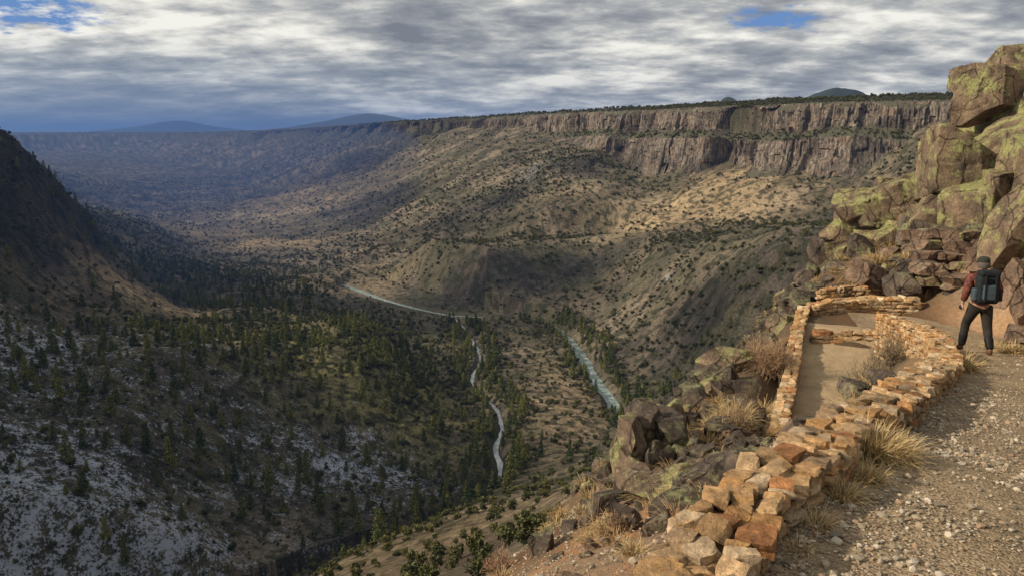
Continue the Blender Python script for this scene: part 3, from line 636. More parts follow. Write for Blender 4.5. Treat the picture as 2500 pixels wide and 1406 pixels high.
def stonewall(name,P,thick,height,sl,sh,seed,label,pal=None,lanes=None,wav=.03,ro=1.,flare=0.):
    rg=np.random.default_rng(seed);P=np.array(P,float)
    PL=crom(P,lambda p:.2);S=np.concatenate([[0],np.cumsum(np.linalg.norm(np.diff(PL[:,:2],axis=0),axis=1))]);Ltot=S[-1]
    def th(s): return thick+flare*max(0,1-s/2.2)
    def at(s):
        p=np.array([np.interp(s,S,PL[:,k]) for k in range(3)]);q=np.array([np.interp(min(s+.05,Ltot),S,PL[:,k]) for k in range(3)])-np.array([np.interp(max(s-.05,0),S,PL[:,k]) for k in range(3)])
        q/=np.linalg.norm(q);nn=np.cross([0,0,1],q);nn/=np.linalg.norm(nn)
        p[2]+=(fbm(np.array([s/.4]),np.array([seed*1.7]),seed,3)[0]-.5)*wav
        p=p+nn*(th(s)-thick)*.5
        return p,q,nn,np.cross(q,nn)
    Vs=[];Cs=[]
    nc=int(height/sh)
    for c in range(nc):
        for side in (-1,1):
            s=rg.uniform(-sl*.3,0)
            while s<Ltot:
                l=sl*rg.uniform(.5,1.8);p,tv,nv,uv=at(min(max(s+l/2,0),Ltot));dp=sh*rg.uniform(1.8,2.4)
                h=sh*rg.uniform(.8,1.12)
                cpos=p+nv*side*(th(s)/2-dp*.5+rg.uniform(-.012,.022)*ro)-uv*(sh*(c+1.0)+rg.uniform(-.01,.01)*ro)
                v,k=stone(rg,cpos,tv,nv,uv,(l*.99,dp,h),.055*ro,pal,.28);Vs.append(v);Cs.append(k*(.92 if c else 1));s+=l*.98
    nl=lanes or max(1,int(round(thick/sl)));
    for lane in range(nl):
        s=0
        while s<Ltot:
            wl=th(s)/nl
            l=sl*rg.uniform(.5,2.0);p,tv,nv,uv=at(min(s+l/2,Ltot));off=(lane+.5)*wl-th(s)/2
            cpos=p+nv*(off+rg.uniform(-.025,.025)*ro)+uv*rg.uniform(-.032,.012)*ro
            v,k=stone(rg,cpos,tv,nv,uv,(l*1.0,wl*rg.uniform(.85,1.3),sh*rg.uniform(.65,1.4)),.10*ro,pal,.38);Vs.append(v);Cs.append(k*1.08);s+=l*.97
    nS=len(Vs);V=np.vstack(Vs);F=(SF[None]+np.arange(nS)[:,None,None]*len(SV)).reshape(-1,4);C=np.vstack(Cs)
    cv=[];ss=np.arange(0,Ltot,.1)
    for s in ss:
        p,tv,nv,uv=at(s);w=th(s)/2-.028
        cv+= [p-nv*w-uv*height,p-nv*w-uv*.022,p+nv*w-uv*.022,p+nv*w-uv*height]
    o=len(V);k=len(ss);CF=[]
    for i in range(k-1):
        for a,b in ((0,1),(1,2),(2,3)): CF.append((o+i*4+a,o+i*4+b,o+i*4+4+b,o+i*4+4+a))
    V=np.vstack([V,np.array(cv)]);F=np.vstack([F,np.array(CF)]);C=np.vstack([C,np.repeat(np.array([[.29,.21,.125]]),4*k,0)])
    me=npmesh(name,V,F,False);setcol(me,C)
    return addo(name,me,M_wall,label=label,cat='wall')
stonewall('stone_wall',[(.25,1.5,-1.58),(.42,2.1,-1.58),(.74,2.75,-1.57),(1.14,3.4,-1.57),(1.66,4.05,-1.62),(2.08,4.75,-1.76),(2.45,5.28,-1.89)],.31,.64,.092,.052,1,'rough mortared retaining wall of tan and orange stones',pal=(1.04,.98,.92),lanes=3,wav=.10,ro=1.1,flare=.12)
stonewall('stone_wall.001',[(2.46,5.3,-1.90),(2.95,5.85,-1.97),(3.63,6.9,-2.20),(4.3,7.85,-2.38),(4.97,8.85,-2.61),(5.65,10.,-2.83),(6.24,11.2,-3.03),(6.7,12.1,-3.14),(6.98,12.95,-3.24),(7.25,14.1,-3.4),(7.4,15.4,-3.55)],.34,.78,.115,.06,2,'curved low stone wall between two trail legs',lanes=3,wav=.08,ro=.9)
stonewall('stone_wall.002',[(6.81,18.15,-3.95),(6.1,16.5,-4.08),(5.1,14.,-4.28),(4.02,11.45,-4.47)],.25,.75,.13,.06,3,'straight narrow parapet wall of flat tan stones',pal=(1.05,1.05,1.05),lanes=2,wav=.02,ro=.5)
stonewall('stone_wall.003',[(6.95,18.1,-3.92),(7.8,18.35,-3.86),(8.6,18.4,-3.82),(9.4,18.2,-3.80)],.32,.6,.17,.08,4,'low stone wall closing the switchback',ro=.7)
stonewall('stone_wall.004',[(8.2,20.9,-4.12),(9.2,20.9,-4.02),(10.2,20.6,-3.95)],.32,.5,.17,.08,5,'low stone terrace wall under the boulders')
stonewall('stone_wall.005',[(10.1,20.2,-3.9),(9.9,19.2,-3.95),(9.75,18.3,-4.0)],.3,.5,.17,.08,6,'short stone wall beside the ledge')
stonewall('stone_step',[(6.35,16.35,-4.13),(6.9,16.25,-4.10),(7.5,16.1,-4.06)],.22,.28,.25,.1,7,'rough stone step across the sandy path',lanes=1,wav=.01,ro=.5)
# ------------------------------------------------------------ gravel
m=M('gravel_stone',.9,.2);m.col(m.attr('Col'));M_grav=m.m
def gravel(name,XY,sz,label):
    n=len(XY);V0,F0=ICO[1];zz=H(XY[:,0],XY[:,1])
    s=sz[:,None,None]*rng.uniform(.6,1.3,(n,1,3))*np.array([1,1,.65]);an=rng.uniform(0,6.28,n)
    V=V0[None]*(1+rng.uniform(-.28,.28,(n,len(V0),1)))*s
    c,s_=np.cos(an)[:,None],np.sin(an)[:,None];Vx=V[:,:,0]*c-V[:,:,1]*s_;Vy=V[:,:,0]*s_+V[:,:,1]*c
    V=np.stack([Vx+XY[:,0:1],Vy+XY[:,1:2],V[:,:,2]+zz[:,None]+.018+sz[:,None]*.2],-1).reshape(-1,3)
    F=(F0[None]+np.arange(n)[:,None,None]*len(V0)).reshape(-1,3)
    base=np.array([(.33,.265,.185),(.28,.235,.17),(.38,.31,.22),(.20,.17,.13),(.32,.225,.145),(.48,.42,.33)])[rng.integers(0,6,n)]*rng.uniform(.75,1.12,(n,1))
    me=npmesh(name,V,F,False);setcol(me,np.repeat(base,len(V0),0));return addo(name,me,M_grav,kind='stuff',label=label,cat='gravel')
def alongtrail(n,ymax,lo,hi,power=1.6):
    i=(rng.uniform(0,1,n)**power)*ymax;S=np.concatenate([[0],np.cumsum(np.linalg.norm(np.diff(TR[:,:2],axis=0),axis=1))])
    i=i+1.2;px=np.interp(i,S,TR[:,0]);py=np.interp(i,S,TR[:,1]);qx=np.interp(i+.1,S,TR[:,0])-px;qy=np.interp(i+.1,S,TR[:,1])-py;l=np.hypot(qx,qy)+1e-9
    o=rng.uniform(lo,hi,n);return np.stack([px-qy/l*o,py+qx/l*o],1),o
xy,off=alongtrail(50000,8.,-1.9,1.15,1.3);cl2=fbm(xy[:,0]/.5,xy[:,1]/.5,301,3);kk=rng.uniform(0,1,len(xy))<(sst(cl2,.35,.65)*.7+.15)*(.3+.7*sst(off,-.6,.9))
xy=xy[kk];off=off[kk]
gravel('trail_gravel',xy,np.clip(rng.lognormal(-5.22,.55,len(xy))*(.8+.45*sst(off,-.3,.9)),.002,.03),'loose gravel and pebbles scattered on the trail')
xy2,_=alongtrail(2600,14,-1.6,1.1,1.);xy3=np.stack([rng.uniform(.0,4.8,7500),rng.uniform(3.5,13,7500)],1)
d,_=polyd(xy3[:,0],xy3[:,1],TR[:,:2]);d2,_=polyd(xy3[:,0],xy3[:,1],TL[:,:2]);xy3=xy3[(d>1.5)&(d2>1.)]
xy4=np.vstack([xy2,xy3]);gravel('slope_gravel',xy4,np.clip(rng.lognormal(-4.75,.5,len(xy4)),.004,.035),'small stones scattered on soil and path edges')
# ------------------------------------------------------------ dry grass and shrubs
def blades(base,dirv,length,width,droop,col,seg=4):
    n=len(base);V=np.empty((n,seg+1,2,3));sd=np.cross(dirv,[0,0,1.]);sd+=rng.normal(size=sd.shape)*.3;sd/=np.linalg.norm(sd,axis=1)[:,None]
    for i in range(seg+1):
        q=i/seg;p=base+dirv*(length*q)[:,None];p[:,2]-=droop*length*q*q
        w=(width*(1-.85*q))[:,None]*.5
        V[:,i,0]=p-sd*w;V[:,i,1]=p+sd*w
    V=V.reshape(-1,3);f=[]
    for i in range(seg): f.append([i*2,i*2+1,i*2+3,i*2+2])
    F=(np.array(f)[None]+np.arange(n)[:,None,None]*(seg+1)*2).reshape(-1,4)
    q=np.tile(np.repeat(np.linspace(.6,1.15,seg+1),2),n)
    C=np.repeat(col,(seg+1)*2,0)*q[:,None];return V,F,C
def clump(x0,y0,rad,h,n,tone=0):
    a=rng.uniform(0,6.28,n);rr_=rad*np.sqrt(rng.uniform(0,1,n));bx=x0+np.cos(a)*rr_*.55;by=y0+np.sin(a)*rr_*.55
    bz=np.full(n,H1(x0,y0))
    d=np.stack([np.cos(a)*rng.uniform(.1,.9,n),np.sin(a)*rng.uniform(.1,.9,n),np.ones(n)],1)+rng.normal(size=(n,3))*.25;d/=np.linalg.norm(d,axis=1)[:,None]
    c=np.array([(.58,.42,.20),(.48,.34,.16),(.64,.50,.27)])[rng.integers(0,3,n)]*rng.uniform(.65,1.15,(n,1))
    if tone: c=c*np.array([.8,.72,.66])
    return blades(np.stack([bx,by,bz],1),d,h*rng.uniform(.35,1.2,n),np.full(n,.003+.0006*math.hypot(x0,y0)),rng.uniform(.2,.85,n),c)
GC=[]
def gc(b,d,t,rad,h,n,tone=0):
    X_,Y_,_=sv(b,d,t);GC.append(clump(X_,Y_,rad,h,n,tone))
for a in [(2110,1130,4.75,.22,.33,2200),(2160,1170,4.75,.2,.27,1400),(2070,1090,5.0,.14,.26,700),(2050,1250,3.95,.12,.2,500),(1990,1320,3.6,.1,.15,300),(2105,1215,4.3,.13,.2,600),(2030,1200,4.3,.1,.18,300),(1950,1370,3.35,.07,.1,150),(2345,900,10.2,.25,.45,500),(2330,870,11.8,.2,.35,300),(2480,800,14.5,.4,.35,500),(2440,795,15,.3,.3,300),(1940,1070,11.3,.3,.3,300),(1985,1060,11,.3,.35,400),(2050,990,12,.35,.4,500),(2100,985,12.2,.3,.4,500),
(2105,660,23,.6,.55,700),(2150,620,23.,.6,.5,600),(2180,600,23.5,.5,.5,500),(2080,690,22,.4,.4,300),(2250,640,21,.4,.4,300),(1790,1060,12.5,.4,.5,600),(1760,1090,12,.4,.45,500),(1850,1040,12.5,.3,.4,300),(1500,1330,7.5,.2,.25,400),(1440,1350,7.5,.2,.2,200),(1545,1380,5.4,.1,.16,300),(1860,1000,13.5,.35,.4,300),(2240,1010,7,.1,.2,120),(1650,1210,8,.2,.25,200),(2190,1085,5.4,.1,.15,120),(1230,1390,9,.2,.2,120),(2230,795,14.5,.2,.3,150)]: gc(*a)
for i in range(230):
    X_,Y_=(random.uniform(7.4,12.5),random.uniform(18.6,27)) if i%2 else (random.uniform(.6,5),random.uniform(5.5,16))
    if polyd(np.array([X_]),np.array([Y_]),TR[:,:2])[0][0]<1.8 or polyd(np.array([X_]),np.array([Y_]),TL[:,:2])[0][0]<1.1: continue
    GC.append(clump(X_,Y_,random.uniform(.1,.3),random.uniform(.12,.38),140,random.random()<.5))
V=[];F=[];C=[];o=0
for v,f,c in GC: V.append(v);F.append(f+o);C.append(c);o+=len(v)
me=npmesh('dry_grass',np.vstack(V),np.vstack(F),False);setcol(me,np.vstack(C));addo('dry_grass',me,M_grass,kind='stuff',label='golden dry bunchgrass along the walls and slopes',cat='grass')
def shrub(b,d,t,rad,h,n,tint,lab):
    X_,Y_,_=sv(b,d,t);z0=H1(X_,Y_);a=rng.uniform(0,6.28,n);el=rng.uniform(.15,1.4,n)
    dv=np.stack([np.cos(a)*np.cos(el),np.sin(a)*np.cos(el),np.sin(el)],1);ln=rng.uniform(.6,1,n)*np.hypot(rad*np.cos(el),h*np.sin(el))
    base=np.zeros((n,3))+rng.normal(size=(n,3))*[rad*.1,rad*.1,.02]
    c=np.array(tint)*rng.uniform(.6,1.3,(n,1))
    parts=[blades(base,dv,ln,np.full(n,.012),rng.uniform(-.1,.2,n),c)]
    k=n*9;ii=rng.integers(0,n,k);q=rng.uniform(.35,1,k);bb=base[ii]+dv[ii]*(ln[ii]*q)[:,None]
    d2=dv[ii]+rng.normal(size=(k,3))*.75;d2/=np.linalg.norm(d2,axis=1)[:,None]
    parts.append(blades(bb,d2,rng.uniform(.05,.17,k)*rad*2,np.full(k,.009),rng.uniform(-.2,.3,k),np.array(tint)*rng.uniform(.7,1.6,(k,1)),3))
    V=[];F=[];C=[];o=0
    for v,f,c in parts: V.append(v);F.append(f+o);C.append(c);o+=len(v)
    me=npmesh('dry_shrub',np.vstack(V),np.vstack(F),False);setcol(me,np.vstack(C));addo('dry_shrub',me,M_grass,label=lab,cat='shrub',loc=(X_,Y_,z0),group='dry shrubs by the trail')
shrub(2130,920,14,.62,.75,300,(.24,.185,.12),'grey-brown leafless shrub on the sandy path')
shrub(2180,890,14.3,.45,.6,180,(.22,.17,.11),'grey-brown leafless shrub against the curved wall')
shrub(1880,940,15,.7,.75,300,(.33,.22,.13),'dry rust-tan shrub outside the parapet wall')
shrub(1850,900,16,.5,.6,200,(.30,.21,.13),'dry rust-tan shrub outside the parapet wall')
shrub(1800,1080,12,.35,.5,150,(.32,.23,.13),'dry tan shrub between boulders')
shrub(1510,1350,7,.2,.28,120,(.30,.20,.12),'small dry shrub on red soil')
shrub(2110,660,23,.6,.5,150,(.34,.25,.16),'dry tan shrub among hillside boulders')
shrub(1220,1395,9.5,.25,.3,120,(.32,.2,.12),'small dry shrub on red soil')
# ------------------------------------------------------------ hiker
def skinobj(name,J,E,mat,root=0,sub=2,parent=None,label=None):
    me=bpy.data.meshes.new(name);me.from_pydata([j[:3] for j in J],E,[]);o=bpy.data.objects.new(name,me);COL.objects.link(o)
    md=o.modifiers.new('s','SKIN');md.use_smooth_shade=True;sk=me.skin_vertices[0].data
    for i,j in enumerate(J):
        sk[i].radius=(j[3],j[4] if len(j)>4 else j[3]);sk[i].use_root=(i==root)
    ms=o.modifiers.new('u','SUBSURF');ms.levels=sub;ms.render_levels=sub
    bpy.context.view_layer.update();dg=bpy.context.evaluated_depsgraph_get()
    m2=bpy.data.meshes.new_from_object(o.evaluated_get(dg));o.modifiers.clear();o.data=m2;bpy.data.meshes.remove(me);m2.name=name
    m2.materials.clear();m2.materials.append(mat);m2.polygons.foreach_set('use_smooth',np.ones(len(m2.polygons),bool))
    if parent:o.parent=parent
    if label:o['label']=label
    return o
M_skin=plain('skin',(.42,.25,.18),.6,0);M_trs=plain('dark_trousers',(.032,.028,.024),.9,9);M_boot=plain('brown_boot',(.12,.07,.035),.7,12);M_gait=plain('black_gaiter',(.012,.012,.013),.6,9)
M_cap=plain('dark_cap',(.03,.032,.026),.85,12);M_hair=plain('grey_hair',(.10,.085,.07),.9,60)
m=M('plaid_jacket',.9,.1);w1=m.n.new('ShaderNodeTexChecker');w1.inputs['Scale'].default_value=16;m.L(m.obj(),w1.inputs[0])
m.col(m.mix(w1.outputs[1],(.19,.06,.042),(.09,.04,.034)));m.bump(m.noise(14,4,.6,m.obj()),.02,.6);M_jack=m.m
LK,LA,LT=(-.15,.19,.54),(-.18,.20,.10),(-.205,.36,.045)
RK,RA,RT=(.14,-.03,.50),(.16,-.22,.14),(.185,-.07,.05)
BJ=[(0,0,.98,.10,.08),(0,.01,1.15,.11,.085),(0,.03,1.36,.13,.09),(0,.05,1.49,.055,.055),(0,.075,1.57,.062,.068),(0,.085,1.645,.078,.094),(0,.08,1.72,.066,.08),
(-.09,0,.90,.075),(*LK,.055),(*LA,.038),(*LT,.035),
(.09,0,.90,.075),(*RK,.055),(*RA,.038),(*RT,.035),
(-.19,.03,1.42,.055),(-.275,-.05,1.16,.042),(-.295,.02,.95,.027),
(.19,.03,1.42,.055),(.285,-.01,1.17,.042),(.28,.19,1.05,.027),
(0,.185,1.625,.014),(-.084,.07,1.63,.016),(.084,.07,1.63,.016)]
BE=[(0,1),(1,2),(2,3),(3,4),(4,5),(5,6),(0,7),(7,8),(8,9),(9,10),(0,11),(11,12),(12,13),(13,14),(2,15),(15,16),(16,17),(2,18),(18,19),(19,20),(5,21),(5,22),(5,23)]
def hand(w,dirv,side,curl):
    i0=len(BJ);d=np.array(dirv,float);d/=np.linalg.norm(d);s=np.array(side,float);s-=d*(s@d);s/=np.linalg.norm(s);c=np.cross(d,s)*curl
    wi=[k for k,j in enumerate(BJ) if np.allclose(j[:3],w)][0];w=np.array(w)
    pm=w+d*.055;BJ.append((*pm,.024,.018));BE.append((wi,i0))
    for k,(off,ln) in enumerate(((-.027,.068),(-.009,.078),(.009,.072),(.027,.056))):
        a=pm+d*.035+s*off;b=a+d*ln*.45+c*.012;e=b+d*ln*.25+c*ln*.5;j=len(BJ)
        BJ.extend([(*a,.0095),(*b,.0088),(*e,.0075)]);BE.extend([(i0,j),(j,j+1),(j+1,j+2)])
    j=len(BJ);a=pm-s*.035-d*.005;b=a-s*.02+d*.03+c*.012;BJ.extend([(*a,.0105),(*b,.0085)]);BE.extend([(i0,j),(j,j+1)])
hand((-.295,.02,.95),(-.02,.12,-1),(0,1,0),1);hand((.28,.19,1.05),(-.05,.8,-.5),(0,.4,1),-1)
body=skinobj('person',BJ,BE,M_skin)
JJ=[(0,0,.90,.185,.15),(0,.0,1.06,.17,.14),(0,.02,1.24,.172,.135),(0,.03,1.39,.172,.125),(0,.045,1.475,.08,.075),(0,.055,1.53,.072,.072),
(-.20,.03,1.41,.092),(-.28,-.05,1.16,.074),(-.294,.01,.975,.055),(.20,.03,1.41,.092),(.29,-.01,1.17,.074),(.281,.175,1.06,.055)]
skinobj('jacket',JJ,[(0,1),(1,2),(2,3),(3,4),(4,5),(3,6),(6,7),(7,8),(3,9),(9,10),(10,11)],M_jack,parent=body,label='reddish plaid jacket')
def lerp3(a,b,q): return tuple(a[i]+(b[i]-a[i])*q for i in range(3))
TJ=[(0,0,1.0,.16,.13),(-.10,0,.86,.125),(*lerp3((-.10,0,.86),LK,.5),.10),(*LK,.084),(*lerp3(LK,LA,.5),.078),(.10,0,.86,.125),(*lerp3((.10,0,.86),RK,.5),.10),(*RK,.084),(*lerp3(RK,RA,.5),.078)]
skinobj('trousers',TJ,[(0,1),(1,2),(2,3),(3,4),(0,5),(5,6),(6,7),(7,8)],M_trs,parent=body,label='dark hiking trousers')
for K,A_,T_ in ((LK,LA,LT),(RK,RA,RT)):
    a,b,c=lerp3(K,A_,.3),lerp3(K,A_,.65),A_
    skinobj('gaiter',[(*a,.09),(*b,.078),(*c,.064)],[(0,1),(1,2)],M_gait,parent=body)
    skinobj('boot',[(c[0],c[1]-.05,c[2]-.05,.05,.045),(c[0],c[1],c[2]+.03,.052),(c[0],c[1]+.02,c[2]-.045,.052,.05),(*T_,.047,.04)],[(1,2),(0,2),(2,3)],M_boot,root=2,parent=body)
def lathe(name,prof,mat,parent,c,nseg=20,sy=1.2):
    V=[];k=len(prof)
    for r_,z_ in prof:
        for i in range(nseg):
            a=i/nseg*6.28318;V.append((c[0]+math.cos(a)*r_,c[1]+math.sin(a)*r_*sy,c[2]+z_))
    F=[]
    for j in range(k-1):
        for i in range(nseg): F.append((j*nseg+i,j*nseg+(i+1)%nseg,(j+1)*nseg+(i+1)%nseg,(j+1)*nseg+i))
    me=npmesh(name,V,F);return addo(name,me,mat,parent=parent)
cap=lathe('cap',[(.100,0.01),(.102,.03),(.100,.055),(.09,.085),(.066,.105),(.033,.114),(.002,.116)],M_cap,body,(0,.08,1.675),sy=1.14)
bv=[];
for i in range(9):
    a=math.radians(25+130*i/8);bv+=[(math.cos(a)*.10,.08+math.sin(a)*.112,1.695),(math.cos(a)*.11,.09+math.sin(a)*.19,1.682)]
me=bpy.data.meshes.new('cap_brim');me.from_pydata(bv,[],[(i*2,i*2+2,i*2+3,i*2+1) for i in range(8)]);br=addo('cap_brim',me,M_cap,parent=cap);sd=br.modifiers.new('t','SOLIDIFY');sd.thickness=.006
lathe('hair',[(.09,-.075),(.099,-.05),(.102,-.01),(.101,.02),(.09,.03)],M_hair,body,(0,.055,1.66),sy=.98)
for sx in (-.03,.03):
    V,F=ICO[2];addo('eye',npmesh('eye',V*.012+np.array([sx,.172,1.655]),F),plain('eye_white',(.7,.68,.65),.3),parent=body)
def rbox(name,c,s,mat,parent=None,bev=.35,rot=(0,0,0),label=None,nz=.01):
    bm=bmesh.new();bmesh.ops.create_cube(bm,size=1);bmesh.ops.scale(bm,vec=s,verts=bm.verts)
    bmesh.ops.bevel(bm,geom=bm.edges[:],offset=min(s)*bev,segments=4,profile=.6,affect='EDGES')
    for v in bm.verts: v.co+=v.co.normalized()*((float(n3(v.co.x*14,v.co.y*14,v.co.z*14,5))-.5)*nz)
    me=bpy.data.meshes.new(name);bm.to_mesh(me);bm.free();me.polygons.foreach_set('use_smooth',np.ones(len(me.polygons),bool))
    o=addo(name,me,mat,loc=c,parent=parent,label=label);o.rotation_euler=rot;return o
M_pk=plain('black_pack_fabric',(.014,.018,.021),.8,20);M_pb=plain('dark_blue_grey_pack_fabric',(.045,.068,.085),.8,20);M_st=plain('pack_webbing',(.01,.01,.012),.8)
pack=rbox('backpack',(0,0,0),(.37,.22,.52),M_pk,bev=.4,nz=.02)
rbox('lid',(0,-.01,.28),(.33,.24,.12),M_pk,pack,bev=.45,nz=.02)
rbox('pocket',(0,-.135,-.05),(.22,.09,.27),M_pb,pack,bev=.45,nz=.02,label='grey-blue front pocket')
rbox('side_pocket',(-.20,-.0,-.1),(.08,.15,.22),M_pb,pack,bev=.45);rbox('side_pocket',(.20,-.0,-.1),(.08,.15,.22),M_pk,pack,bev=.45)
for sx in (-.085,.085): rbox('compression_strap',(sx,-.15,.02),(.022,.085,.45),M_st,pack,bev=.3)
for sx in (-.1,.1):
    pv_=[(sx,.11,.2),(sx*1.15,.17,.25),(sx*1.2,.29,.22),(sx*1.25,.33,.08),(sx*1.35,.28,-.08),(sx*1.3,.12,-.16)]
    skinobj('shoulder_strap',[(*q,.028,.009) for q in pv_],[(i,i+1) for i in range(5)],M_st,parent=pack,sub=1)
pcam=rbox('compact_camera',(0,0,0),(.05,.1,.065),M_st,bev=.2,nz=0)
pl_=(8.2,13.62);gz=H1(*pl_)+.02
rotz=-.2;PS=.965
body.location=(pl_[0],pl_[1],gz);body.rotation_euler=(0,0,rotz);body.scale=(PS,)*3
Rm=Matrix.Rotation(rotz,4,'Z')
def loc(p): return Vector((pl_[0],pl_[1],gz))+Rm@(Vector(p)*PS)
pack.location=loc((0,-.21,1.25));pack.rotation_euler=(-.06,0,rotz);pack.scale=(PS,)*3;pcam.location=loc((-.295,.07,.85));pcam.rotation_euler=(0,.1,rotz)
body['label']='hiker in plaid jacket, dark trousers and cap walking away';body['category']='person'
pack['label']='black and grey-blue hiking backpack worn by the walker';pack['category']='backpack'
pcam['label']='small black camera held in the hiker\'s hand';pcam['category']='camera'
# ------------------------------------------------------------ clouds added out of view, set sunward of chosen slopes to shade them
mc=bpy.data.materials.new('shade_puff_mix');mc.use_nodes=True;nt=mc.node_tree;nt.nodes.clear()
o_=nt.nodes.new('ShaderNodeOutputMaterial');df=nt.nodes.new('ShaderNodeBsdfDiffuse');df.inputs[0].default_value=(.85,.86,.88,1);tr=nt.nodes.new('ShaderNodeBsdfTransparent');mxs=nt.nodes.new('ShaderNodeMixShader');mxs.inputs[0].default_value=.58
nt.links.new(tr.outputs[0],mxs.inputs[1]);nt.links.new(df.outputs[0],mxs.inputs[2]);nt.links.new(mxs.outputs[0],o_.inputs[0])
for i,(tx_,ty_,tz_,rx,ry) in enumerate([(-280,330,-130,165,190),(0,905,-165,130,40),(-70,1190,-110,125,65),(-330,1550,-100,150,150),(330,740,-60,60,90),(150,610,-140,55,75),(120,1250,-50,80,45),(-440,790,-60,90,100),(-520,2300,-60,200,300),(-50,415,-190,50,50),(40,1085,-110,90,22),(-60,800,-190,70,40)]):
    L=(1050-tz_)/SUNV.z;c_=np.array([tx_,ty_,tz_])+np.array(SUNV)*L
    V,F=ICO[5];f=.72+.75*(fbm3(V[:,0]*1.7+i*5,V[:,1]*1.7,V[:,2]*1.7,500+i,4,.55)-.15)
    V=V*f[:,None]*np.array([rx,ry,38.])+c_
    addo('shade_puff' if i==0 else 'shade_puff.%03d'%i,npmesh('shade_puff',V,F),mc,kind='structure',label='unseen puff added to shade the gorge below',cat='shade_puff')
# ------------------------------------------------------------ haze
def haze(name,me,dens,c,label):
    m=bpy.data.materials.new(name);m.use_nodes=True;t=m.node_tree;t.nodes.clear()
    out=t.nodes.new('ShaderNodeOutputMaterial');ab=t.nodes.new('ShaderNodeVolumeAbsorption');ab.inputs['Color'].default_value=(0,0,0,1);ab.inputs['Density'].default_value=dens
    em=t.nodes.new('ShaderNodeEmission');em.inputs['Color'].default_value=(*c,1);em.inputs['Strength'].default_value=dens  # emitted blue stands in for light scattered by the air
    ad=t.nodes.new('ShaderNodeAddShader');t.links.new(ab.outputs[0],ad.inputs[0]);t.links.new(em.outputs[0],ad.inputs[1]);t.links.new(ad.outputs[0],out.inputs['Volume'])
    return addo(name,me,m,kind='structure',label=label,cat='haze')
bm=bmesh.new();bmesh.ops.create_cube(bm,size=1);me=bpy.data.meshes.new('haze');bmesh.ops.transform(bm,matrix=Matrix.Translation((0,22000,0))@Matrix.Diagonal((90000,50000,900,1)),verts=bm.verts);bm.to_mesh(me);bm.free()
haze('distance_haze',me,1/26000.,(.12,.22,.44),'thin blue air haze over the gorge')
V,F=ICO[4];me=npmesh('gorge_haze',V*np.array([480,1500,230])+np.array([-640,1750,-130]),F)
haze('gorge_haze',me,1/3900.,(.04,.085,.215),'blue haze hanging in the distant gorge')
# ------------------------------------------------------------ world, sun, camera
sunv=SUNV
w=bpy.data.worlds.new('World');sc.world=w;w.use_nodes=True;t=w.node_tree;N=t.nodes;bg=N['Background']
sky=N.new('ShaderNodeTexSky');sky.sky_type='NISHITA';sky.sun_disc=False;sky.sun_elevation=math.asin(sunv.z);sky.sun_rotation=math.atan2(sunv.x,sunv.y)
tc=N.new('ShaderNodeTexCoord');sx=N.new('ShaderNodeSeparateXYZ');t.links.new(tc.outputs['Generated'],sx.inputs[0])
def mt(op,a,b=0.,c=None,clamp=False):
    k=N.new('ShaderNodeMath');k.operation=op;k.use_clamp=clamp
    for i,v in enumerate((a,b) if c is None else (a,b,c)):
        if isinstance(v,(int,float)):k.inputs[i].default_value=v
        else:t.links.new(v,k.inputs[i])
    return k.outputs[0]
zc=mt('ADD',mt('MAXIMUM',sx.outputs[2],0.),.18)
cx=N.new('ShaderNodeCombineXYZ');t.links.new(mt('DIVIDE',sx.outputs[0],zc),cx.inputs[0]);t.links.new(mt('DIVIDE',sx.outputs[1],zc),cx.inputs[1])
def wn(scale,det,ro,off,sc_=(1,1,1),dist=0):
    mp=N.new('ShaderNodeMapping');mp.inputs['Location'].default_value=off;mp.inputs['Scale'].default_value=sc_;t.links.new(cx.outputs[0],mp.inputs['Vector'])
    k=N.new('ShaderNodeTexNoise');k.inputs['Scale'].default_value=scale;k.inputs['Detail'].default_value=det;k.inputs['Roughness'].default_value=ro;k.inputs['Distortion'].default_value=dist
    t.links.new(mp.outputs[0],k.inputs['Vector']);return k.outputs['Fac']
def rp(f,st):
    k=N.new('ShaderNodeValToRGB');e=k.color_ramp.elements
    while len(e)<len(st):e.new(.5)
    for q,(p,c) in zip(e,st):q.position=p;q.color=(*c,1) if isinstance(c,tuple) else (c,c,c,1)
    t.links.new(f,k.inputs[0]);return k.outputs[0]
def mx(f,a,b,mode='MIX'):
    k=N.new('ShaderNodeMix');k.data_type='RGBA';k.blend_type=mode
    for i,v in ((0,f),(6,a),(7,b)):
        if isinstance(v,(int,float)):k.inputs[i].default_value=v
        elif isinstance(v,tuple):k.inputs[i].default_value=(*v,1)
        else:t.links.new(v,k.inputs[i])
    return k.outputs[2]
n1=wn(3.1,8,.56,(3.1,1.7,0),(.9,1.1,1),.12);n2_=wn(1.2,3,.5,(7.3,2.2,0));n3_=wn(11,6,.6,(2.3,5.2,0),(.8,1,1),0.)
nn=mt('ADD',mt('ADD',mt('MULTIPLY',n1,.50),mt('MULTIPLY',n2_,.34)),mt('MULTIPLY',n3_,.16))
lefty=mt('MULTIPLY',mt('MULTIPLY_ADD',sx.outputs[0],-1.6,-.30,True),.11)
nn=mt('ADD',nn,mt('MULTIPLY',lefty,mt('MULTIPLY_ADD',sx.outputs[2],14.,-.7,True)))
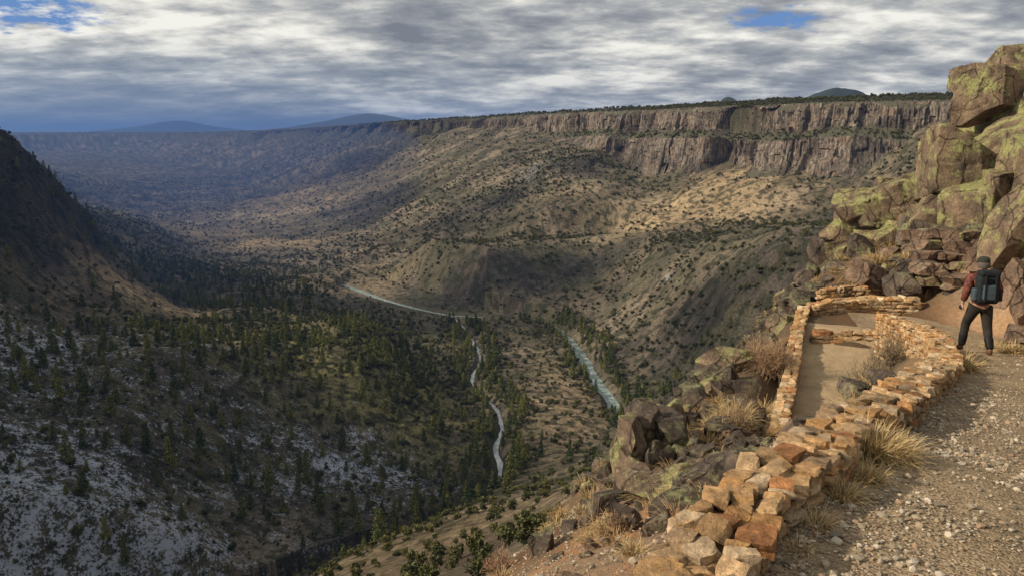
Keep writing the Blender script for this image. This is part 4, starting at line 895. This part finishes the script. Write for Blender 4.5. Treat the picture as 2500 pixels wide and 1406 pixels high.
cl=rp(nn,[(.39,(.20,.205,.22)),(.45,(.32,.32,.325)),(.50,(.49,.485,.46)),(.545,(.76,.73,.66)),(.60,(1.08,1.04,.92))])
def gapat(d,rad,so):
    d=Vector(d).normalized();vm=N.new('ShaderNodeVectorMath');vm.operation='SUBTRACT';t.links.new(tc.outputs['Generated'],vm.inputs[0]);vm.inputs[1].default_value=d
    v2=N.new('ShaderNodeVectorMath');v2.operation='MULTIPLY';t.links.new(vm.outputs[0],v2.inputs[0]);v2.inputs[1].default_value=(1,1,4)
    v3=N.new('ShaderNodeVectorMath');v3.operation='LENGTH';t.links.new(v2.outputs[0],v3.inputs[0])
    q=mt('ADD',mt('DIVIDE',v3.outputs['Value'],rad),mt('MULTIPLY_ADD',wn(9,5,.6,(so,3,0)),3.4,-1.7))
    return rp(q,[(.25,1.),(.95,0.)])
gap=mt('MAXIMUM',gapat(sv(1890,48,1),.06,1.),gapat(sv(60,25,1),.09,5.))
cm=mx(gap,cl,(.13,.27,.58))
lowb=mt('MULTIPLY',mt('MULTIPLY_ADD',sx.outputs[2],-11.,1.15,True),mt('MULTIPLY_ADD',sx.outputs[0],-1.7,.34,True))
cm=mx(mt('MULTIPLY',lowb,.88),cm,(.22,.30,.425))
vs=N.new('ShaderNodeVectorMath');vs.operation='SCALE';t.links.new(cm,vs.inputs[0]);vs.inputs['Scale'].default_value=10.
fin=mx(.92,sky.outputs[0],vs.outputs[0])
t.links.new(fin,bg.inputs['Color']);bg.inputs['Strength'].default_value=.1
sl=bpy.data.lights.new('sun','SUN');sl.energy=5.;sl.angle=math.radians(1.5);sl.color=(1,.85,.66);so=bpy.data.objects.new('sun',sl);COL.objects.link(so);so.rotation_euler=sunv.to_track_quat('Z','Y').to_euler()
cd=bpy.data.cameras.new('camera');cd.lens=28;cd.sensor_width=36;cd.clip_start=.05;cd.clip_end=90000;co=bpy.data.objects.new('camera',cd);COL.objects.link(co);co.rotation_euler=(math.radians(79),0,0);sc.camera=co
sc.view_settings.view_transform='Standard';sc.view_settings.look='None';sc.view_settings.exposure=0
